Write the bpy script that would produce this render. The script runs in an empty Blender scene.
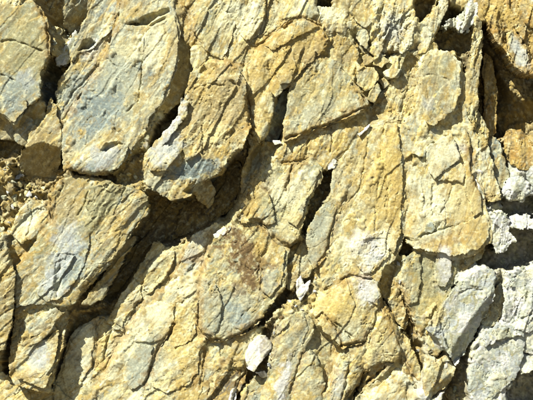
import bpy, bmesh, math, random
import numpy as np

# ------------------------------------------------------------------ camera, sky, sun, exposure
S = 0.005                      # metres per unit of the rock survey grid (533 x 400 units = 2.67 x 2.0 m of rock)
CZ = 1.8                       # height of the survey grid's middle above the ground
scene = bpy.context.scene
col = scene.collection
cd = bpy.data.cameras.new('camera')
cam = bpy.data.objects.new('camera', cd)
col.objects.link(cam)
DIST = 8.0
cd.sensor_width = 36.0
cd.lens = 36.0 * DIST / (533 * S)
cd.clip_start = 0.1
cd.clip_end = 500.0
cam.location = (0, -DIST, CZ)
cam.rotation_euler = (math.radians(90), 0, 0)
scene.camera = cam

SUN_TRAVEL = np.array([0.47, 0.53, -0.70])
SUN_TRAVEL = SUN_TRAVEL / np.linalg.norm(SUN_TRAVEL)
w = bpy.data.worlds.new("World")
scene.world = w
w.use_nodes = True
nt = w.node_tree
sky = nt.nodes.new('ShaderNodeTexSky')
sky.sky_type = 'NISHITA'
sky.sun_disc = False
sky.sun_elevation = math.asin(-SUN_TRAVEL[2])
sky.sun_rotation = math.atan2(-SUN_TRAVEL[0], -SUN_TRAVEL[1]) % (2 * math.pi)
sky.air_density = 0.7
sky.dust_density = 0.6
nt.links.new(sky.outputs[0], nt.nodes['Background'].inputs[0])
nt.nodes['Background'].inputs[1].default_value = 0.05
sl = bpy.data.lights.new('sun', 'SUN')
sl.energy = 5.0
sl.angle = math.radians(0.5)
sl.color = (1.0, 0.985, 0.90)
so = bpy.data.objects.new('sun', sl)
col.objects.link(so)
from mathutils import Vector
so.rotation_euler = Vector(SUN_TRAVEL).to_track_quat('-Z', 'Y').to_euler()
so.location = (-3, -4, 6)
scene.view_settings.view_transform = 'Standard'
scene.view_settings.look = 'None'
scene.view_settings.exposure = 1.38
scene.view_settings.gamma = 1.0
scene.view_settings.use_curve_mapping = False

# ------------------------------------------------------------------ noise
def hash2(ix, iy, seed):
    h = (ix.astype(np.int64) * 374761393 + iy.astype(np.int64) * 668265263 + int(seed) * 1274126177) & 0xFFFFFFFF
    h = ((h ^ (h >> 13)) * 1274126177) & 0xFFFFFFFF
    h = ((h ^ (h >> 16)) * 2246822519) & 0xFFFFFFFF
    return (h ^ (h >> 15)) & 0xFFFFFFFF

_ga = np.linspace(0, 2 * np.pi, 256, endpoint=False)
GX, GY = np.cos(_ga).astype(np.float32), np.sin(_ga).astype(np.float32)

def perlin(x, y, seed):
    x = np.asarray(x, np.float32); y = np.asarray(y, np.float32)
    ix = np.floor(x).astype(np.int64); iy = np.floor(y).astype(np.int64)
    fx = x - ix; fy = y - iy
    u = fx * fx * fx * (fx * (fx * 6 - 15) + 10); v = fy * fy * fy * (fy * (fy * 6 - 15) + 10)
    def g(ox, oy):
        k = hash2(ix + ox, iy + oy, seed) & 255
        return GX[k] * (fx - ox) + GY[k] * (fy - oy)
    a = g(0, 0); b = g(1, 0); c = g(0, 1); d = g(1, 1)
    a = a + u * (b - a); c = c + u * (d - c)
    return (a + v * (c - a)) * 1.5

def fbm(x, y, seed, oct=4, gain=0.5):
    s = 0; a = 1.0
    for i in range(oct):
        s = s + a * perlin(x * 2 ** i + 17.3 * i, y * 2 ** i - 9.1 * i, seed + i * 31)
        a *= gain
    return s

def facets(x, y, seed, tilt=1.0, step=0.5):
    """broken faces: every Voronoi cell is a small plane of its own tilt and offset"""
    ix = np.floor(x).astype(np.int64); iy = np.floor(y).astype(np.int64)
    best = np.full(x.shape, 1e9, np.float32); z = np.zeros(x.shape, np.float32)
    for ox in (-1, 0, 1):
        for oy in (-1, 0, 1):
            cx = ix + ox; cy = iy + oy
            h = hash2(cx, cy, seed)
            px = cx + (h & 255) / 255.0; py = cy + ((h >> 8) & 255) / 255.0
            d = ((x - px) ** 2 + (y - py) ** 2).astype(np.float32)
            m = d < best
            t1 = ((h >> 16) & 255) / 127.5 - 1; h2 = hash2(cx, cy, seed + 7)
            t2 = (h2 & 255) / 127.5 - 1; o = ((h2 >> 8) & 255) / 127.5 - 1
            zz = tilt * (t1 * (x - px) + t2 * (y - py)) + step * o
            z = np.where(m, zz, z); best = np.where(m, d, best)
    return z

def sstep(a, b, x):
    t = np.clip((x - a) / (b - a), 0, 1)
    return t * t * (3 - 2 * t)

def poly_sdf(x, y, poly):
    """signed distance to a polygon, positive inside"""
    P = np.asarray(poly, np.float32)
    d2 = np.full(x.shape, 1e12, np.float32); inside = np.zeros(x.shape, bool)
    n = len(P)
    for i in range(n):
        ax, ay = P[i]; bx, by = P[(i + 1) % n]
        ex, ey = bx - ax, by - ay
        wx = x - ax; wy = y - ay
        t = np.clip((wx * ex + wy * ey) / (ex * ex + ey * ey + 1e-9), 0, 1)
        dx = wx - t * ex; dy = wy - t * ey
        d2 = np.minimum(d2, dx * dx + dy * dy)
        c = ((ay > y) != (by > y)) & (x < (bx - ax) * (y - ay) / (by - ay + 1e-12) + ax)
        inside ^= c
    d = np.sqrt(d2)
    return np.where(inside, d, -d)

def line_dist(x, y, pts):
    d2 = np.full(x.shape, 1e12, np.float32)
    for (ax, ay), (bx, by) in zip(pts[:-1], pts[1:]):
        ex, ey = bx - ax, by - ay
        wx = x - ax; wy = y - ay
        t = np.clip((wx * ex + wy * ey) / (ex * ex + ey * ey + 1e-9), 0, 1)
        dx = wx - t * ex; dy = wy - t * ey
        d2 = np.minimum(d2, dx * dx + dy * dy)
    return np.sqrt(d2)

# ------------------------------------------------------------------ colours of the stone (linear base colours)
C = dict(
    cream=(.41, .362, .172), ochre=(.275, .198, .056), pale=(.455, .44, .28), blue=(.140, .170, .155), tan=(.205, .163, .072),
    rust=(.10, .064, .025), white=(.375, .372, .335), chalk=(.53, .515, .445), brown=(.10, .072, .028), olive=(.19, .18, .092), grey=(.23, .243, .178),
    dark=(.08, .07, .05), lilac=(.235, .25, .228), yellow=(.37, .284, .088), orange=(.215, .130, .030))
PAL = {   # base, second, third, fourth
    'yellow': ('cream', 'yellow', 'olive', 'pale'),
    'pale': ('pale', 'cream', 'grey', 'yellow'),
    'grey': ('grey', 'olive', 'blue', 'tan'),
    'olive': ('olive', 'cream', 'tan', 'blue'),
    'tan': ('tan', 'ochre', 'olive', 'cream'),
    'ochre': ('ochre', 'yellow', 'tan', 'cream'),
    'chalk': ('chalk', 'chalk', 'white', 'pale'),
    'white': ('white', 'pale', 'lilac', 'grey'),
    'lilac': ('lilac', 'grey', 'white', 'olive'),
    'brown': ('brown', 'tan', 'dark', 'ochre'),
    'rust': ('rust', 'brown', 'tan', 'ochre'),
    'slate': ('blue', 'grey', 'dark', 'olive'),
    'greenish': ('olive', 'cream', 'grey', 'yellow'),
    'greybuff': ('grey', 'cream', 'blue', 'pale'),
    'buff': ('olive', 'tan', 'grey', 'ochre'),
    'orange': ('orange', 'ochre', 'tan', 'brown'),
}
# stains and mineral patches: cx, cy, rx, ry, angle, colour, strength
STAINS = [
    (112, 92, 40, 22, -52, 'grey', .75), (95, 110, 30, 13, -52, 'blue', .6), (25, 62, 24, 34, 0, 'olive', .6), (20, 92, 20, 14, 0, 'blue', .5), (100, 205, 34, 14, -50, 'olive', .6), (62, 270, 34, 14, -58, 'grey', .7),
    (232, 312, 28, 20, -40, 'grey', .6), (300, 345, 16, 30, 15, 'grey', .45), (318, 232, 12, 28, 20, 'grey', .6), (285, 200, 20, 26, 10, 'olive', .4), (320, 100, 28, 20, 0, 'olive', .4), (432, 290, 20, 30, 0, 'olive', .5),
    (220, 110, 26, 36, 10, 'tan', .6), (290, 55, 34, 22, -20, 'ochre', .6), (258, 90, 10, 44, 8, 'ochre', .5), (385, 180, 14, 60, 6, 'ochre', .5), (460, 190, 12, 40, 0, 'ochre', .4), (435, 70, 14, 12, 0, 'olive', .4), (150, 365, 14, 30, 30, 'grey', .6), (330, 310, 22, 20, 0, 'yellow', .5),
    (128, 345, 14, 26, 30, 'pale', .5), (175, 335, 16, 26, 20, 'yellow', .4), (180, 60, 8, 40, -5, 'tan', .6), (40, 160, 26, 20, 0, 'tan', .5),
    (78, 92, 26, 14, -50, 'blue', .75), (105, 112, 22, 12, -50, 'blue', .7), (120, 70, 22, 12, -60, 'grey', .7), (95, 50, 10, 6, -50, 'white', .4),
    (20, 85, 14, 10, 0, 'blue', .4), (26, 30, 16, 20, 0, 'olive', .5), (30, 80, 8, 8, 0, 'lilac', .5), (15, 105, 14, 7, 20, 'blue', .6),
    (65, 262, 26, 9, -58, 'lilac', .9), (78, 268, 18, 9, -58, 'blue', .6), (66, 235, 16, 8, -58, 'lilac', .7), (100, 215, 20, 9, -50, 'olive', .6),
    (70, 205, 16, 14, -50, 'tan', .5), (105, 158, 16, 9, -20, 'lilac', .8), (42, 356, 14, 8, -60, 'lilac', .8), (30, 372, 14, 6, 0, 'ochre', .5),
    (167, 150, 16, 10, -45, 'lilac', .8), (172, 122, 22, 6, -52, 'white', .8), (195, 170, 24, 8, -14, 'blue', .9), (160, 185, 12, 8, 20, 'grey', .6),
    (215, 135, 14, 9, 0, 'cream', .5), (226, 100, 20, 22, 0, 'tan', .35), (205, 90, 12, 14, 0, 'ochre', .4),
    (248, 260, 13, 26, -28, 'rust', .95), (239, 243, 12, 13, -40, 'rust', .9), (252, 277, 13, 8, 30, 'rust', .85), (240, 285, 6, 10, 20, 'rust', .5), (262, 250, 6, 14, 0, 'ochre', .7), (244, 215, 5, 16, 15, 'rust', .6), (262, 262, 5, 5, 0, 'rust', .6), (233, 232, 10, 5, -40, 'rust', .5), (268, 190, 5, 8, 0, 'rust', .75), (256, 282, 8, 6, 0, 'rust', .6),
    (252, 205, 6, 24, 18, 'ochre', .5), (240, 318, 9, 11, 0, 'blue', .7), (230, 306, 5, 6, 0, 'blue', .7), (268, 282, 6, 10, 0, 'grey', .6), (285, 190, 14, 14, 0, 'pale', .6),
    (292, 225, 12, 14, 0, 'cream', .4), (228, 360, 6, 5, 0, 'rust', .6), (183, 392, 6, 14, 0, 'ochre', .8), (196, 380, 4, 10, 0, 'orange', .7),
    (193, 255, 10, 18, 25, 'lilac', .55), (188, 288, 10, 12, 0, 'pale', .6), (158, 312, 10, 10, 0, 'pale', .7), (148, 358, 12, 24, 30, 'grey', .75),
    (283, 380, 5, 20, 12, 'white', .9), (272, 345, 5, 24, 14, 'grey', .5), (298, 325, 8, 10, 0, 'ochre', .35),
    (364, 288, 9, 14, -10, 'white', .9), (366, 245, 16, 12, 0, 'white', .75), (385, 240, 8, 16, 0, 'pale', .6), (350, 250, 14, 10, 0, 'pale', .4),
    (388, 160, 10, 30, 8, 'yellow', .5), (395, 200, 8, 40, 4, 'ochre', .35), (375, 200, 10, 40, 12, 'yellow', .3), (335, 175, 8, 14, 0, 'grey', .4), (318, 225, 8, 16, 20, 'grey', .5),
    (443, 266, 7, 18, 0, 'white', .9), (456, 150, 8, 6, 0, 'white', .4), (440, 152, 12, 14, 0, 'pale', .6), (412, 215, 8, 26, 0, 'ochre', .35), (430, 235, 22, 6, -18, 'grey', .45),
    (470, 215, 12, 30, 0, 'ochre', .45), (460, 200, 14, 16, 0, 'cream', .4), (445, 240, 24, 5, -14, 'orange', .45), (430, 205, 14, 18, 0, 'pale', .6), (428, 105, 6, 6, 0, 'lilac', .5), (448, 85, 8, 8, 0, 'grey', .4),
    (428, 270, 14, 14, 0, 'olive', .5), (432, 310, 10, 14, 0, 'yellow', .5), (391, 30, 10, 12, 0, 'lilac', .6), (325, 12, 10, 7, 0, 'pale', .5), (231, 12, 12, 7, 0, 'grey', .5),
    (240, 25, 24, 12, 0, 'pale', .5), (207, 30, 10, 16, 0, 'olive', .4), (320, 50, 6, 14, 30, 'rust', .45), (308, 62, 6, 6, 0, 'rust', .45), (300, 55, 18, 10, 0, 'tan', .5), (318, 115, 24, 10, -20, 'grey', .4),
    (345, 58, 8, 10, 0, 'tan', .6), (365, 355, 5, 8, 0, 'ochre', .3), (350, 330, 16, 10, 0, 'grey', .4), (340, 300, 16, 16, 0, 'yellow', .4), (380, 340, 8, 10, 0, 'cream', .4), (390, 318, 4, 18, -20, 'ochre', .6),
    (338, 385, 6, 14, 10, 'lilac', .6), (160, 20, 14, 12, -30, 'cream', .5), (150, 48, 14, 16, 0, 'pale', .6), (128, 50, 10, 10, 0, 'cream', .4), (110, 140, 12, 6, 0, 'ochre', .35), (135, 105, 8, 14, 0, 'olive', .4),
    (500, 15, 8, 20, -40, 'ochre', .6), (515, 55, 6, 14, -20, 'lilac', .7), (452, 340, 8, 10, 0, 'olive', .3), (432, 372, 8, 8, 0, 'olive', .5), (440, 365, 6, 5, 0, 'yellow', .5),
    (85, 335, 14, 14, 0, 'pale', .6), (65, 380, 14, 16, 0, 'cream', .5), (100, 345, 6, 20, 10, 'yellow', .4), (30, 225, 8, 8, 0, 'pale', .6), (270, 340, 7, 30, 18, 'rust', .5), (284, 300, 6, 16, 40, 'brown', .6),
]

def stone_colour(x, y, pal, ang, seed, contrast=1.0):
    u, v = fabric(x, y)
    cols = [np.array(C[k], np.float32) for k in PAL[pal]]
    seed = seed % 2
    wx = fbm(x / 14, y / 14, 401, 2) * 6
    wy = fbm(x / 14, y / 14, 402, 2) * 6
    n1 = fbm((u + wx) / 34, (v + wy) / 13, seed + 1, 5, .6)
    n2 = fbm((u + wx) / 26, (v + wy) / 11, seed + 2, 5, .6)
    n3 = fbm((u + wx) / 18, (v + wy) / 6, seed + 3, 5, .65)
    c = np.broadcast_to(cols[0], x.shape + (3,)).astype(np.float32).copy()
    for n, k, lo, hi in ((n1, cols[1], -.15, .55), (n2, cols[2], 0.0, .6), (n3, cols[3], .12, .7)):
        t = (sstep(lo, hi, n) * .85)[..., None]
        c = c * (1 - t) + k * t
    # drifts of iron-yellow and of grey-green over the whole face
    b1 = fbm(u / 30, v / 12, 801, 5, .62); b2 = fbm(u / 22 + 9, v / 10, 802, 5, .62)
    b3 = fbm(u / 34 + 5, v / 4.5, 803, 4, .6); b4 = fbm(u / 9 + 3, v / 5, 804, 4, .6)
    warm = pal not in ('white', 'lilac', 'slate', 'chalk')
    b5 = fbm(u / 60 + 2, v / 26, 805, 4, .6)
    for n, lo, hi, st, k, ok in ((b5, .05, .5, .5, 'tan', warm), (b1, .05, .48, .72, 'ochre', warm), (b2, .16, .55, .55, 'grey', pal not in ('brown', 'orange', 'chalk')), (b3, .15, .6, .6, 'tan', warm),
                                 (b4, .35, .9, .65, 'brown', warm), (b4, -.45, -.95, .55, 'pale', True)):
        if ok:
            t = (sstep(lo, hi, n) * st)[..., None]; c = c * (1 - t) + np.array(C[k], np.float32) * t
    edge = fbm(x / 9, y / 9, 71, 5, .62)
    for cx, cy, rx, ry, a, k, st in STAINS:
        m = (np.abs(x - cx) < 2 * max(rx, ry)) & (np.abs(y - cy) < 2 * max(rx, ry))
        if not m.any():
            continue
        a = math.radians(a); xx = x[m] - cx; yy = y[m] - cy
        r = np.sqrt(((xx * math.cos(a) + yy * math.sin(a)) / rx) ** 2 + ((-xx * math.sin(a) + yy * math.cos(a)) / ry) ** 2)
        t = (st * sstep(.35, -.45, r - 1.12 + edge[m] * (1.1 if k == 'rust' else .6)))[..., None]
        c[m] = c[m] * (1 - t) + np.array(C[k], np.float32) * t
    # iron stain creeping out of the open joints
    if warm:
        jd = np.full(x.shape, 99., np.float32); xa, xb, ya, yb = x.min() - 8, x.max() + 8, y.min() - 8, y.max() + 8
        for pts, wd, dp in JOINTS:
            if max(p[0] for p in pts) > xa and min(p[0] for p in pts) < xb and max(p[1] for p in pts) > ya and min(p[1] for p in pts) < yb:
                jd = np.minimum(jd, line_dist(x, y, pts))
        t = (sstep(6.5, .5, jd + 5 * edge) * .55)[..., None]; c = c * (1 - t) + np.array(C['orange'], np.float32) * .85 * t
    # mineral mottling: iron-rich freckles and pale calcite flecks
    f1 = fbm(x / 3.2, y / 3.2, 15, 3, .6); f2 = fbm(x / 5 + 40, y / 5, 16, 4, .65); f3 = fbm(x / 1.5, y / 1.5, 18, 2, .6)
    t = (sstep(.3, .8, f2) * .28)[..., None]; c = c * (1 - t) + np.array(C['pale'], np.float32) * t
    t = (sstep(.30, .8, f1) * .34)[..., None]; c = c * (1 - t) + np.array(C['ochre'], np.float32) * .75 * t
    c *= (1 + .10 * f3 + .13 * f2)[..., None]
    return np.clip(c, .015, .85)

# ------------------------------------------------------------------ materials
def stone_material(name, rough=.9, grain=1.0):
    m = bpy.data.materials.new(name); m.use_nodes = True
    t = m.node_tree; N = t.nodes; L = t.links
    b = N['Principled BSDF']; b.inputs['Roughness'].default_value = rough
    b.inputs['Specular IOR Level'].default_value = .25
    at = N.new('ShaderNodeAttribute'); at.attribute_name = 'Col'
    tc = N.new('ShaderNodeTexCoord')
    n1 = N.new('ShaderNodeTexNoise'); n1.inputs['Scale'].default_value = 130; n1.inputs['Detail'].default_value = 6; n1.inputs['Roughness'].default_value = .7
    L.new(tc.outputs['Object'], n1.inputs['Vector'])
    mr = N.new('ShaderNodeMapRange'); mr.inputs[1].default_value = .3; mr.inputs[2].default_value = .7; mr.inputs[3].default_value = 1 - .17 * grain; mr.inputs[4].default_value = 1 + .14 * grain
    L.new(n1.outputs['Fac'], mr.inputs[0])
    mx = N.new('ShaderNodeMix'); mx.data_type = 'RGBA'; mx.blend_type = 'MULTIPLY'; mx.inputs[0].default_value = 1
    L.new(at.outputs['Color'], mx.inputs[6]); L.new(mr.outputs[0], mx.inputs[7])
    # dark mineral grains
    v = N.new('ShaderNodeTexNoise'); v.inputs['Scale'].default_value = 330; v.inputs['Detail'].default_value = 2
    L.new(tc.outputs['Object'], v.inputs['Vector'])
    m2 = N.new('ShaderNodeMapRange'); m2.inputs[1].default_value = .64; m2.inputs[2].default_value = .74; m2.inputs[3].default_value = 0; m2.inputs[4].default_value = .4 * grain
    L.new(v.outputs['Fac'], m2.inputs[0])
    mx2 = N.new('ShaderNodeMix'); mx2.data_type = 'RGBA'; mx2.inputs[7].default_value = (.14, .10, .05, 1)
    L.new(m2.outputs[0], mx2.inputs[0]); L.new(mx.outputs[2], mx2.inputs[6])
    L.new(mx2.outputs[2], b.inputs['Base Color'])
    n2 = N.new('ShaderNodeTexNoise'); n2.inputs['Scale'].default_value = 90; n2.inputs['Detail'].default_value = 8; n2.inputs['Roughness'].default_value = .72
    L.new(tc.outputs['Object'], n2.inputs['Vector'])
    bp = N.new('ShaderNodeBump'); bp.inputs['Strength'].default_value = .55 * grain; bp.inputs['Distance'].default_value = .004
    L.new(n2.outputs['Fac'], bp.inputs['Height']); L.new(bp.outputs[0], b.inputs['Normal'])
    return m

M_ROCK = stone_material('fractured_limestone')
M_SOFT = stone_material('crumbly_earth', .95, 1.25)
M_WHITE = stone_material('white_calcite', .8, .8)

# ------------------------------------------------------------------ geometry
def build_mesh(name, V, F, colr, mat, smooth=True, F3=None):
    me = bpy.data.meshes.new(name)
    nv = len(V); nq = len(F); n3 = 0 if F3 is None else len(F3)
    me.vertices.add(nv); me.vertices.foreach_set('co', np.ascontiguousarray(V, np.float32).ravel())
    me.loops.add(nq * 4 + n3 * 3)
    li = np.asarray(F, np.int32).ravel()
    if n3:
        li = np.concatenate([li, np.asarray(F3, np.int32).ravel()])
    me.loops.foreach_set('vertex_index', li)
    me.polygons.add(nq + n3)
    st = np.arange(nq) * 4
    if n3:
        st = np.concatenate([st, nq * 4 + np.arange(n3) * 3])
    me.polygons.foreach_set('loop_start', st.astype(np.int32))
    me.polygons.foreach_set('use_smooth', np.full(nq + n3, smooth))
    me.update(calc_edges=True)
    ca = me.color_attributes.new('Col', 'FLOAT_COLOR', 'POINT')
    rgba = np.ones((nv, 4), np.float32); rgba[:, :3] = colr
    ca.data.foreach_set('color', rgba.ravel())
    me.materials.append(mat)
    return me

def to_world(x, y, z):
    return np.stack([(x - 266.5) * S, -z * S, (200 - y) * S + CZ], -1)

def fabric_angle(cx):
    """bedding dips to the lower left; steeper towards the right of the face"""
    return math.radians(180 - (52 + 30 * min(max(cx / 420, 0), 1)))

def fabric(x, y):
    """along / across the cleavage, which dips to the lower left and stands up towards the right"""
    return y * 1.12, x + y * (.70 - .0011 * np.clip(x, -300, 700))

def relief(x, y, ang, seed, amp=1.0, fac=1.0, fine=1.0):
    wx = fbm(x / 26, y / 26, 5, 3) * 2.2; wy = fbm(x / 26, y / 26, 6, 3) * 2.2
    u, v = fabric(x + wx, y + wy)
    r = 2.6 * fbm(u / 90, v / 20, 11, 3)
    br = .22 + 1.15 * sstep(-.25, .45, fbm(x / 48, y / 48, 23, 3))
    r = r + fac * (4.4 * facets(u / 85, v / 18, 19, 1.0, .42) + 1.7 * (.4 + .6 * br) * facets(u / 42, v / 9, 12 + seed % 3, 1.0, .42) + 1.0 * br * facets(u / 19, v / 5, 13, 1.0, .42)
                   + .45 * br * facets(u / 7.5, v / 2.8, 14, 1.0, .45))
    k = fbm(u / 24, v / 2.6, 15, 3)
    r = r + .30 * k * sstep(-.4, .4, fbm(x / 25, y / 25, 16, 2))
    r = r + fine * (.30 * fbm(x / 3.2, y / 3.2, 17, 4, .7) - .6 * sstep(.35, .8, fbm(x / 4, y / 4, 18, 2)))
    h = fbm(u / 52 + 3, v / 17, 31, 4, .55); h2 = fbm(x / 34, y / 26 + 7, 32, 4, .55)
    hair = np.exp(-(h / .016) ** 2) * sstep(-.1, .3, fbm(x / 30, y / 30, 33, 2)) + .7 * np.exp(-(h2 / .014) ** 2) * sstep(.0, .35, fbm(x / 28, y / 28, 34, 2))
    return amp * (.60 * r - 1.5 * hair)

STEP = 0.58
JOINTS = [   # open cracks that run through the face: line, half width, depth
    ([(122, 3), (118, 20), (112, 38), (103, 58), (97, 75), (88, 85), (80, 98), (70, 113), (64, 130)], 1.0, 5),
    ([(40, 6), (48, 22), (51, 40), (51, 57)], .9, 4), ([(55, 188), (60, 178), (70, 170)], 1.0, 4), ([(53, 200), (52, 222), (38, 238), (20, 262)], 1.2, 6),
    ([(74, 172), (84, 174), (95, 176), (112, 175)], 1.6, 9), ([(187, 240), (179, 256), (172, 274), (160, 290), (148, 300), (139, 305), (133, 316)], 2.0, 12),
    ([(133, 314), (124, 335), (112, 358), (104, 370), (96, 378)], 1.3, 6), ([(95, 322), (97, 345), (92, 368)], 1.0, 5),
    ([(174, 324), (170, 333), (160, 343), (154, 360), (145, 384)], 1.0, 6), ([(210, 232), (204, 260), (200, 285), (198, 325)], .9, 4.5),
    ([(258, 220), (268, 228), (276, 240), (290, 246), (300, 240)], 1.3, 6), ([(325, 289), (337, 282), (350, 275), (372, 279)], .9, 5),
    ([(340, 345), (353, 342), (366, 340), (369, 329)], 1.1, 5), ([(366, 371), (358, 386), (348, 400)], 2.0, 9), ([(384, 366), (372, 378), (362, 388)], 1.4, 8),
    ([(255, 48), (263, 44), (275, 35), (297, 20)], 1.2, 5), ([(247, 98), (250, 115), (249, 132)], 1.2, 6), ([(286, 139), (305, 133), (320, 128), (345, 118), (366, 107)], 1.1, 5),
    ([(282, 163), (303, 161), (312, 158)], .9, 4), ([(292, 166), (289, 180), (286, 188)], .9, 4), ([(339, 205), (329, 235), (327, 250), (317, 265)], .9, 5),
    ([(193, 262), (202, 256), (209, 258)], 1.3, 6), ([(115, 338), (124, 337), (131, 336)], 1.2, 5), ([(246, 366), (238, 385), (232, 402)], 1.6, 8),
    ([(222, 367), (213, 378), (210, 395)], 1.2, 5), ([(198, 327), (207, 337), (222, 340), (243, 332), (262, 318)], 1.0, 5), ([(205, 338), (205, 356), (201, 385)], .8, 4),
    ([(316, 318), (322, 312), (335, 326), (342, 346)], .8, 4), ([(303, 352), (296, 372), (290, 392)], .8, 4), ([(332, 346), (334, 370), (324, 392)], .8, 4),
    ([(300, 18), (320, 27), (326, 38)], .8, 3), ([(186, 8), (192, 28), (200, 44)], .7, 3), ([(218, 66), (226, 62), (232, 68), (240, 66)], 1.4, 6),
    ([(352, 86), (360, 96), (372, 112)], 1, 4), ([(388, 92), (380, 108), (372, 118)], .8, 4), ([(470, 150), (474, 178), (484, 200)], 1.2, 5), ([(430, 352), (436, 358), (444, 352)], 1.2, 5),
    ([(418, 334), (404, 300), (401, 286)], 1.2, 6), ([(380, 300), (392, 322), (400, 345)], 1.0, 5), ([(402, 352), (412, 376), (420, 386)], 1.2, 5),
]
NSEED = [100]

def thick_rock(poly, z=0., g=(0, 0), dome=0., bev=(4, 4.5), rel=1.0, fac=1.0, fine=1.0, pal='yellow', ang=None, back=40.,
               cracks=(), facs=(), jag=1.0, seed=None, contrast=1.0, step=STEP, name='rock', mat=None, grow=1.3, pal0=None):
    if seed is None:
        NSEED[0] += 37; seed = NSEED[0]
    P = np.asarray(poly, np.float32)
    cx, cy = P.mean(0)
    if ang is None:
        ang = fabric_angle(cx)
    x0, y0 = P.min(0) - 6; x1, y1 = P.max(0) + 6
    gx, gy = np.meshgrid(np.arange(x0, x1, step, dtype=np.float32), np.arange(y0, y1, step, dtype=np.float32))
    d = poly_sdf(gx, gy, P) + grow
    d = d + jag * (1.5 * min(1, (P.max(0) - P.min(0)).min() / 40) * fbm(gx / 20, gy / 20, seed + 20, 2) + 1.1 * fbm(gx / 9, gy / 9, seed + 21, 2) + .75 * facets(gx / 4.5, gy / 4.5, seed + 22, .8, .5)) + .45 * jag * perlin(gx / 1.9, gy / 1.9, seed + 23)
    dy_, dx_ = np.gradient(d, step)
    ln = np.sqrt(dx_ ** 2 + dy_ ** 2) + 1e-6
    ux, uy = dx_ / ln, dy_ / ln
    ok = d > -.55 * step
    snap = ok & (d < .45 * step)
    sx = np.where(snap, gx - ux * np.clip(d, -step, step), gx); sy = np.where(snap, gy - uy * np.clip(d, -step, step), gy)
    cell = ok[:-1, :-1] & ok[1:, :-1] & ok[:-1, 1:] & ok[1:, 1:]
    used = np.zeros(ok.shape, bool)
    used[:-1, :-1] |= cell; used[1:, :-1] |= cell; used[:-1, 1:] |= cell; used[1:, 1:] |= cell
    idx = np.full(ok.shape, -1, np.int64); idx[used] = np.arange(used.sum())
    X = sx[used]; Y = sy[used]; D = np.maximum(d[used], 0); UX = ux[used]; UY = uy[used]
    Z = z + g[0] * (X - cx) + g[1] * (Y - cy)
    if dome:
        dm = max(float(D.max()), 1e-3)
        Z = Z + dome * (1 - (1 - np.clip(D / dm, 0, 1)) ** 2)
    for fp, dz, fgx, fgy, soft in facs:
        fp = np.asarray(fp, np.float32); fc = fp.mean(0)
        sd = poly_sdf(X, Y, fp) + .9 * fbm(X / 7, Y / 7, seed + 33, 3)
        Z = Z + sstep(-soft * .3, soft, sd) * (dz + fgx * (X - fc[0]) + fgy * (Y - fc[1]))
    Z = Z + relief(X, Y, ang, seed, rel, fac, fine)
    bm_ = .62 * bev[0] * (.08 + 1.0 * sstep(-.05, .7, fbm(X / 24, Y / 24, seed + 24, 3)))
    Z = Z - bm_ * (1 - np.clip(D / (bev[1] * .6 * (1 + .5 * fbm(X / 13, Y / 13, seed + 25, 2))), 0, 1)) ** 2
    near = [(j[0], j[1] * 1.05, j[2] * 1.1) for j in JOINTS if max(p[0] for p in j[0]) > x0 and min(p[0] for p in j[0]) < x1 and max(p[1] for p in j[0]) > y0 and min(p[1] for p in j[0]) < y1]
    cracks = [(p, wd, dp * 1.7) for p, wd, dp in cracks] + near
    for pts, wd, dp in cracks:
        ld = line_dist(X + 1.1 * fbm(X / 6, Y / 6, 26, 3), Y + 1.1 * fbm(X / 6, Y / 6, 27, 3), pts)
        Z = Z - dp * np.exp(-(ld / wd) ** 2) * np.clip(.75 + .8 * fbm(X / 9, Y / 9, seed + 28, 2), .1, 1.4)
    colr = stone_colour(X, Y, pal, ang, seed, contrast)
    if pal0 and pal0 != pal:
        t = sstep(-1, 9, D + 7 * fbm(X / 10, Y / 10, seed + 60, 4, .6))[:, None]
        colr = colr * t + stone_colour(X, Y, pal0, ang, seed, contrast) * (1 - t)
    ii = idx
    q = np.stack([ii[:-1, :-1][cell], ii[1:, :-1][cell], ii[1:, 1:][cell], ii[:-1, 1:][cell]], -1)
    # side walls: the rim goes back into the face in four rings, rough like the front
    e = np.concatenate([q[:, [0, 1]], q[:, [1, 2]], q[:, [2, 3]], q[:, [3, 0]]])
    key = np.minimum(e[:, 0], e[:, 1]) * (len(X) + 1) + np.maximum(e[:, 0], e[:, 1])
    _, first, cnt = np.unique(key, return_index=True, return_counts=True)
    be = e[first[cnt == 1]]
    rim = np.unique(be); rmap = np.full(len(X), -1, np.int64); rmap[rim] = np.arange(len(rim))
    V = [to_world(X, Y, Z)]; CC = [colr]; Q = [q]
    prev = rim; base = len(X)
    zb = float(np.min(Z)) - back
    nr = int(np.clip(back / 2.6, 3, 22)); zs = Z[rim]
    for k in range(1, nr + 1):
        t = (k / nr) ** 1.3
        zr = zs * (1 - t) + zb * t
        wob = .3 + 2.6 * t + (1.5 * facets(X[rim] / 10 + zr / 15, Y[rim] / 10 - zr / 13, seed + 50, 1, .6) + .9 * facets(X[rim] / 5 - zr / 6, Y[rim] / 5 - zr / 7, seed + 52, 1, .6) + .5 * perlin((X[rim] + Y[rim]) / 3, zr / 3, seed + 51)) * min(1, t * 4)
        wob = np.clip(wob, -.6, 8)
        V.append(to_world(X[rim] + UX[rim] * wob, Y[rim] + UY[rim] * wob, zr))
        CC.append(np.clip(colr[rim] * (1 + .45 * fbm((X[rim] + Y[rim]) / 7, zr / 7 + 31, seed + 53, 3))[:, None], .01, .8))
        cur = base + np.arange(len(rim)); base += len(rim)
        a = prev[rmap[be[:, 0]]]; b = prev[rmap[be[:, 1]]]; c_ = cur[rmap[be[:, 1]]]; d_ = cur[rmap[be[:, 0]]]
        Q.append(np.stack([b, a, d_, c_], -1))
        prev = cur
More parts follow.
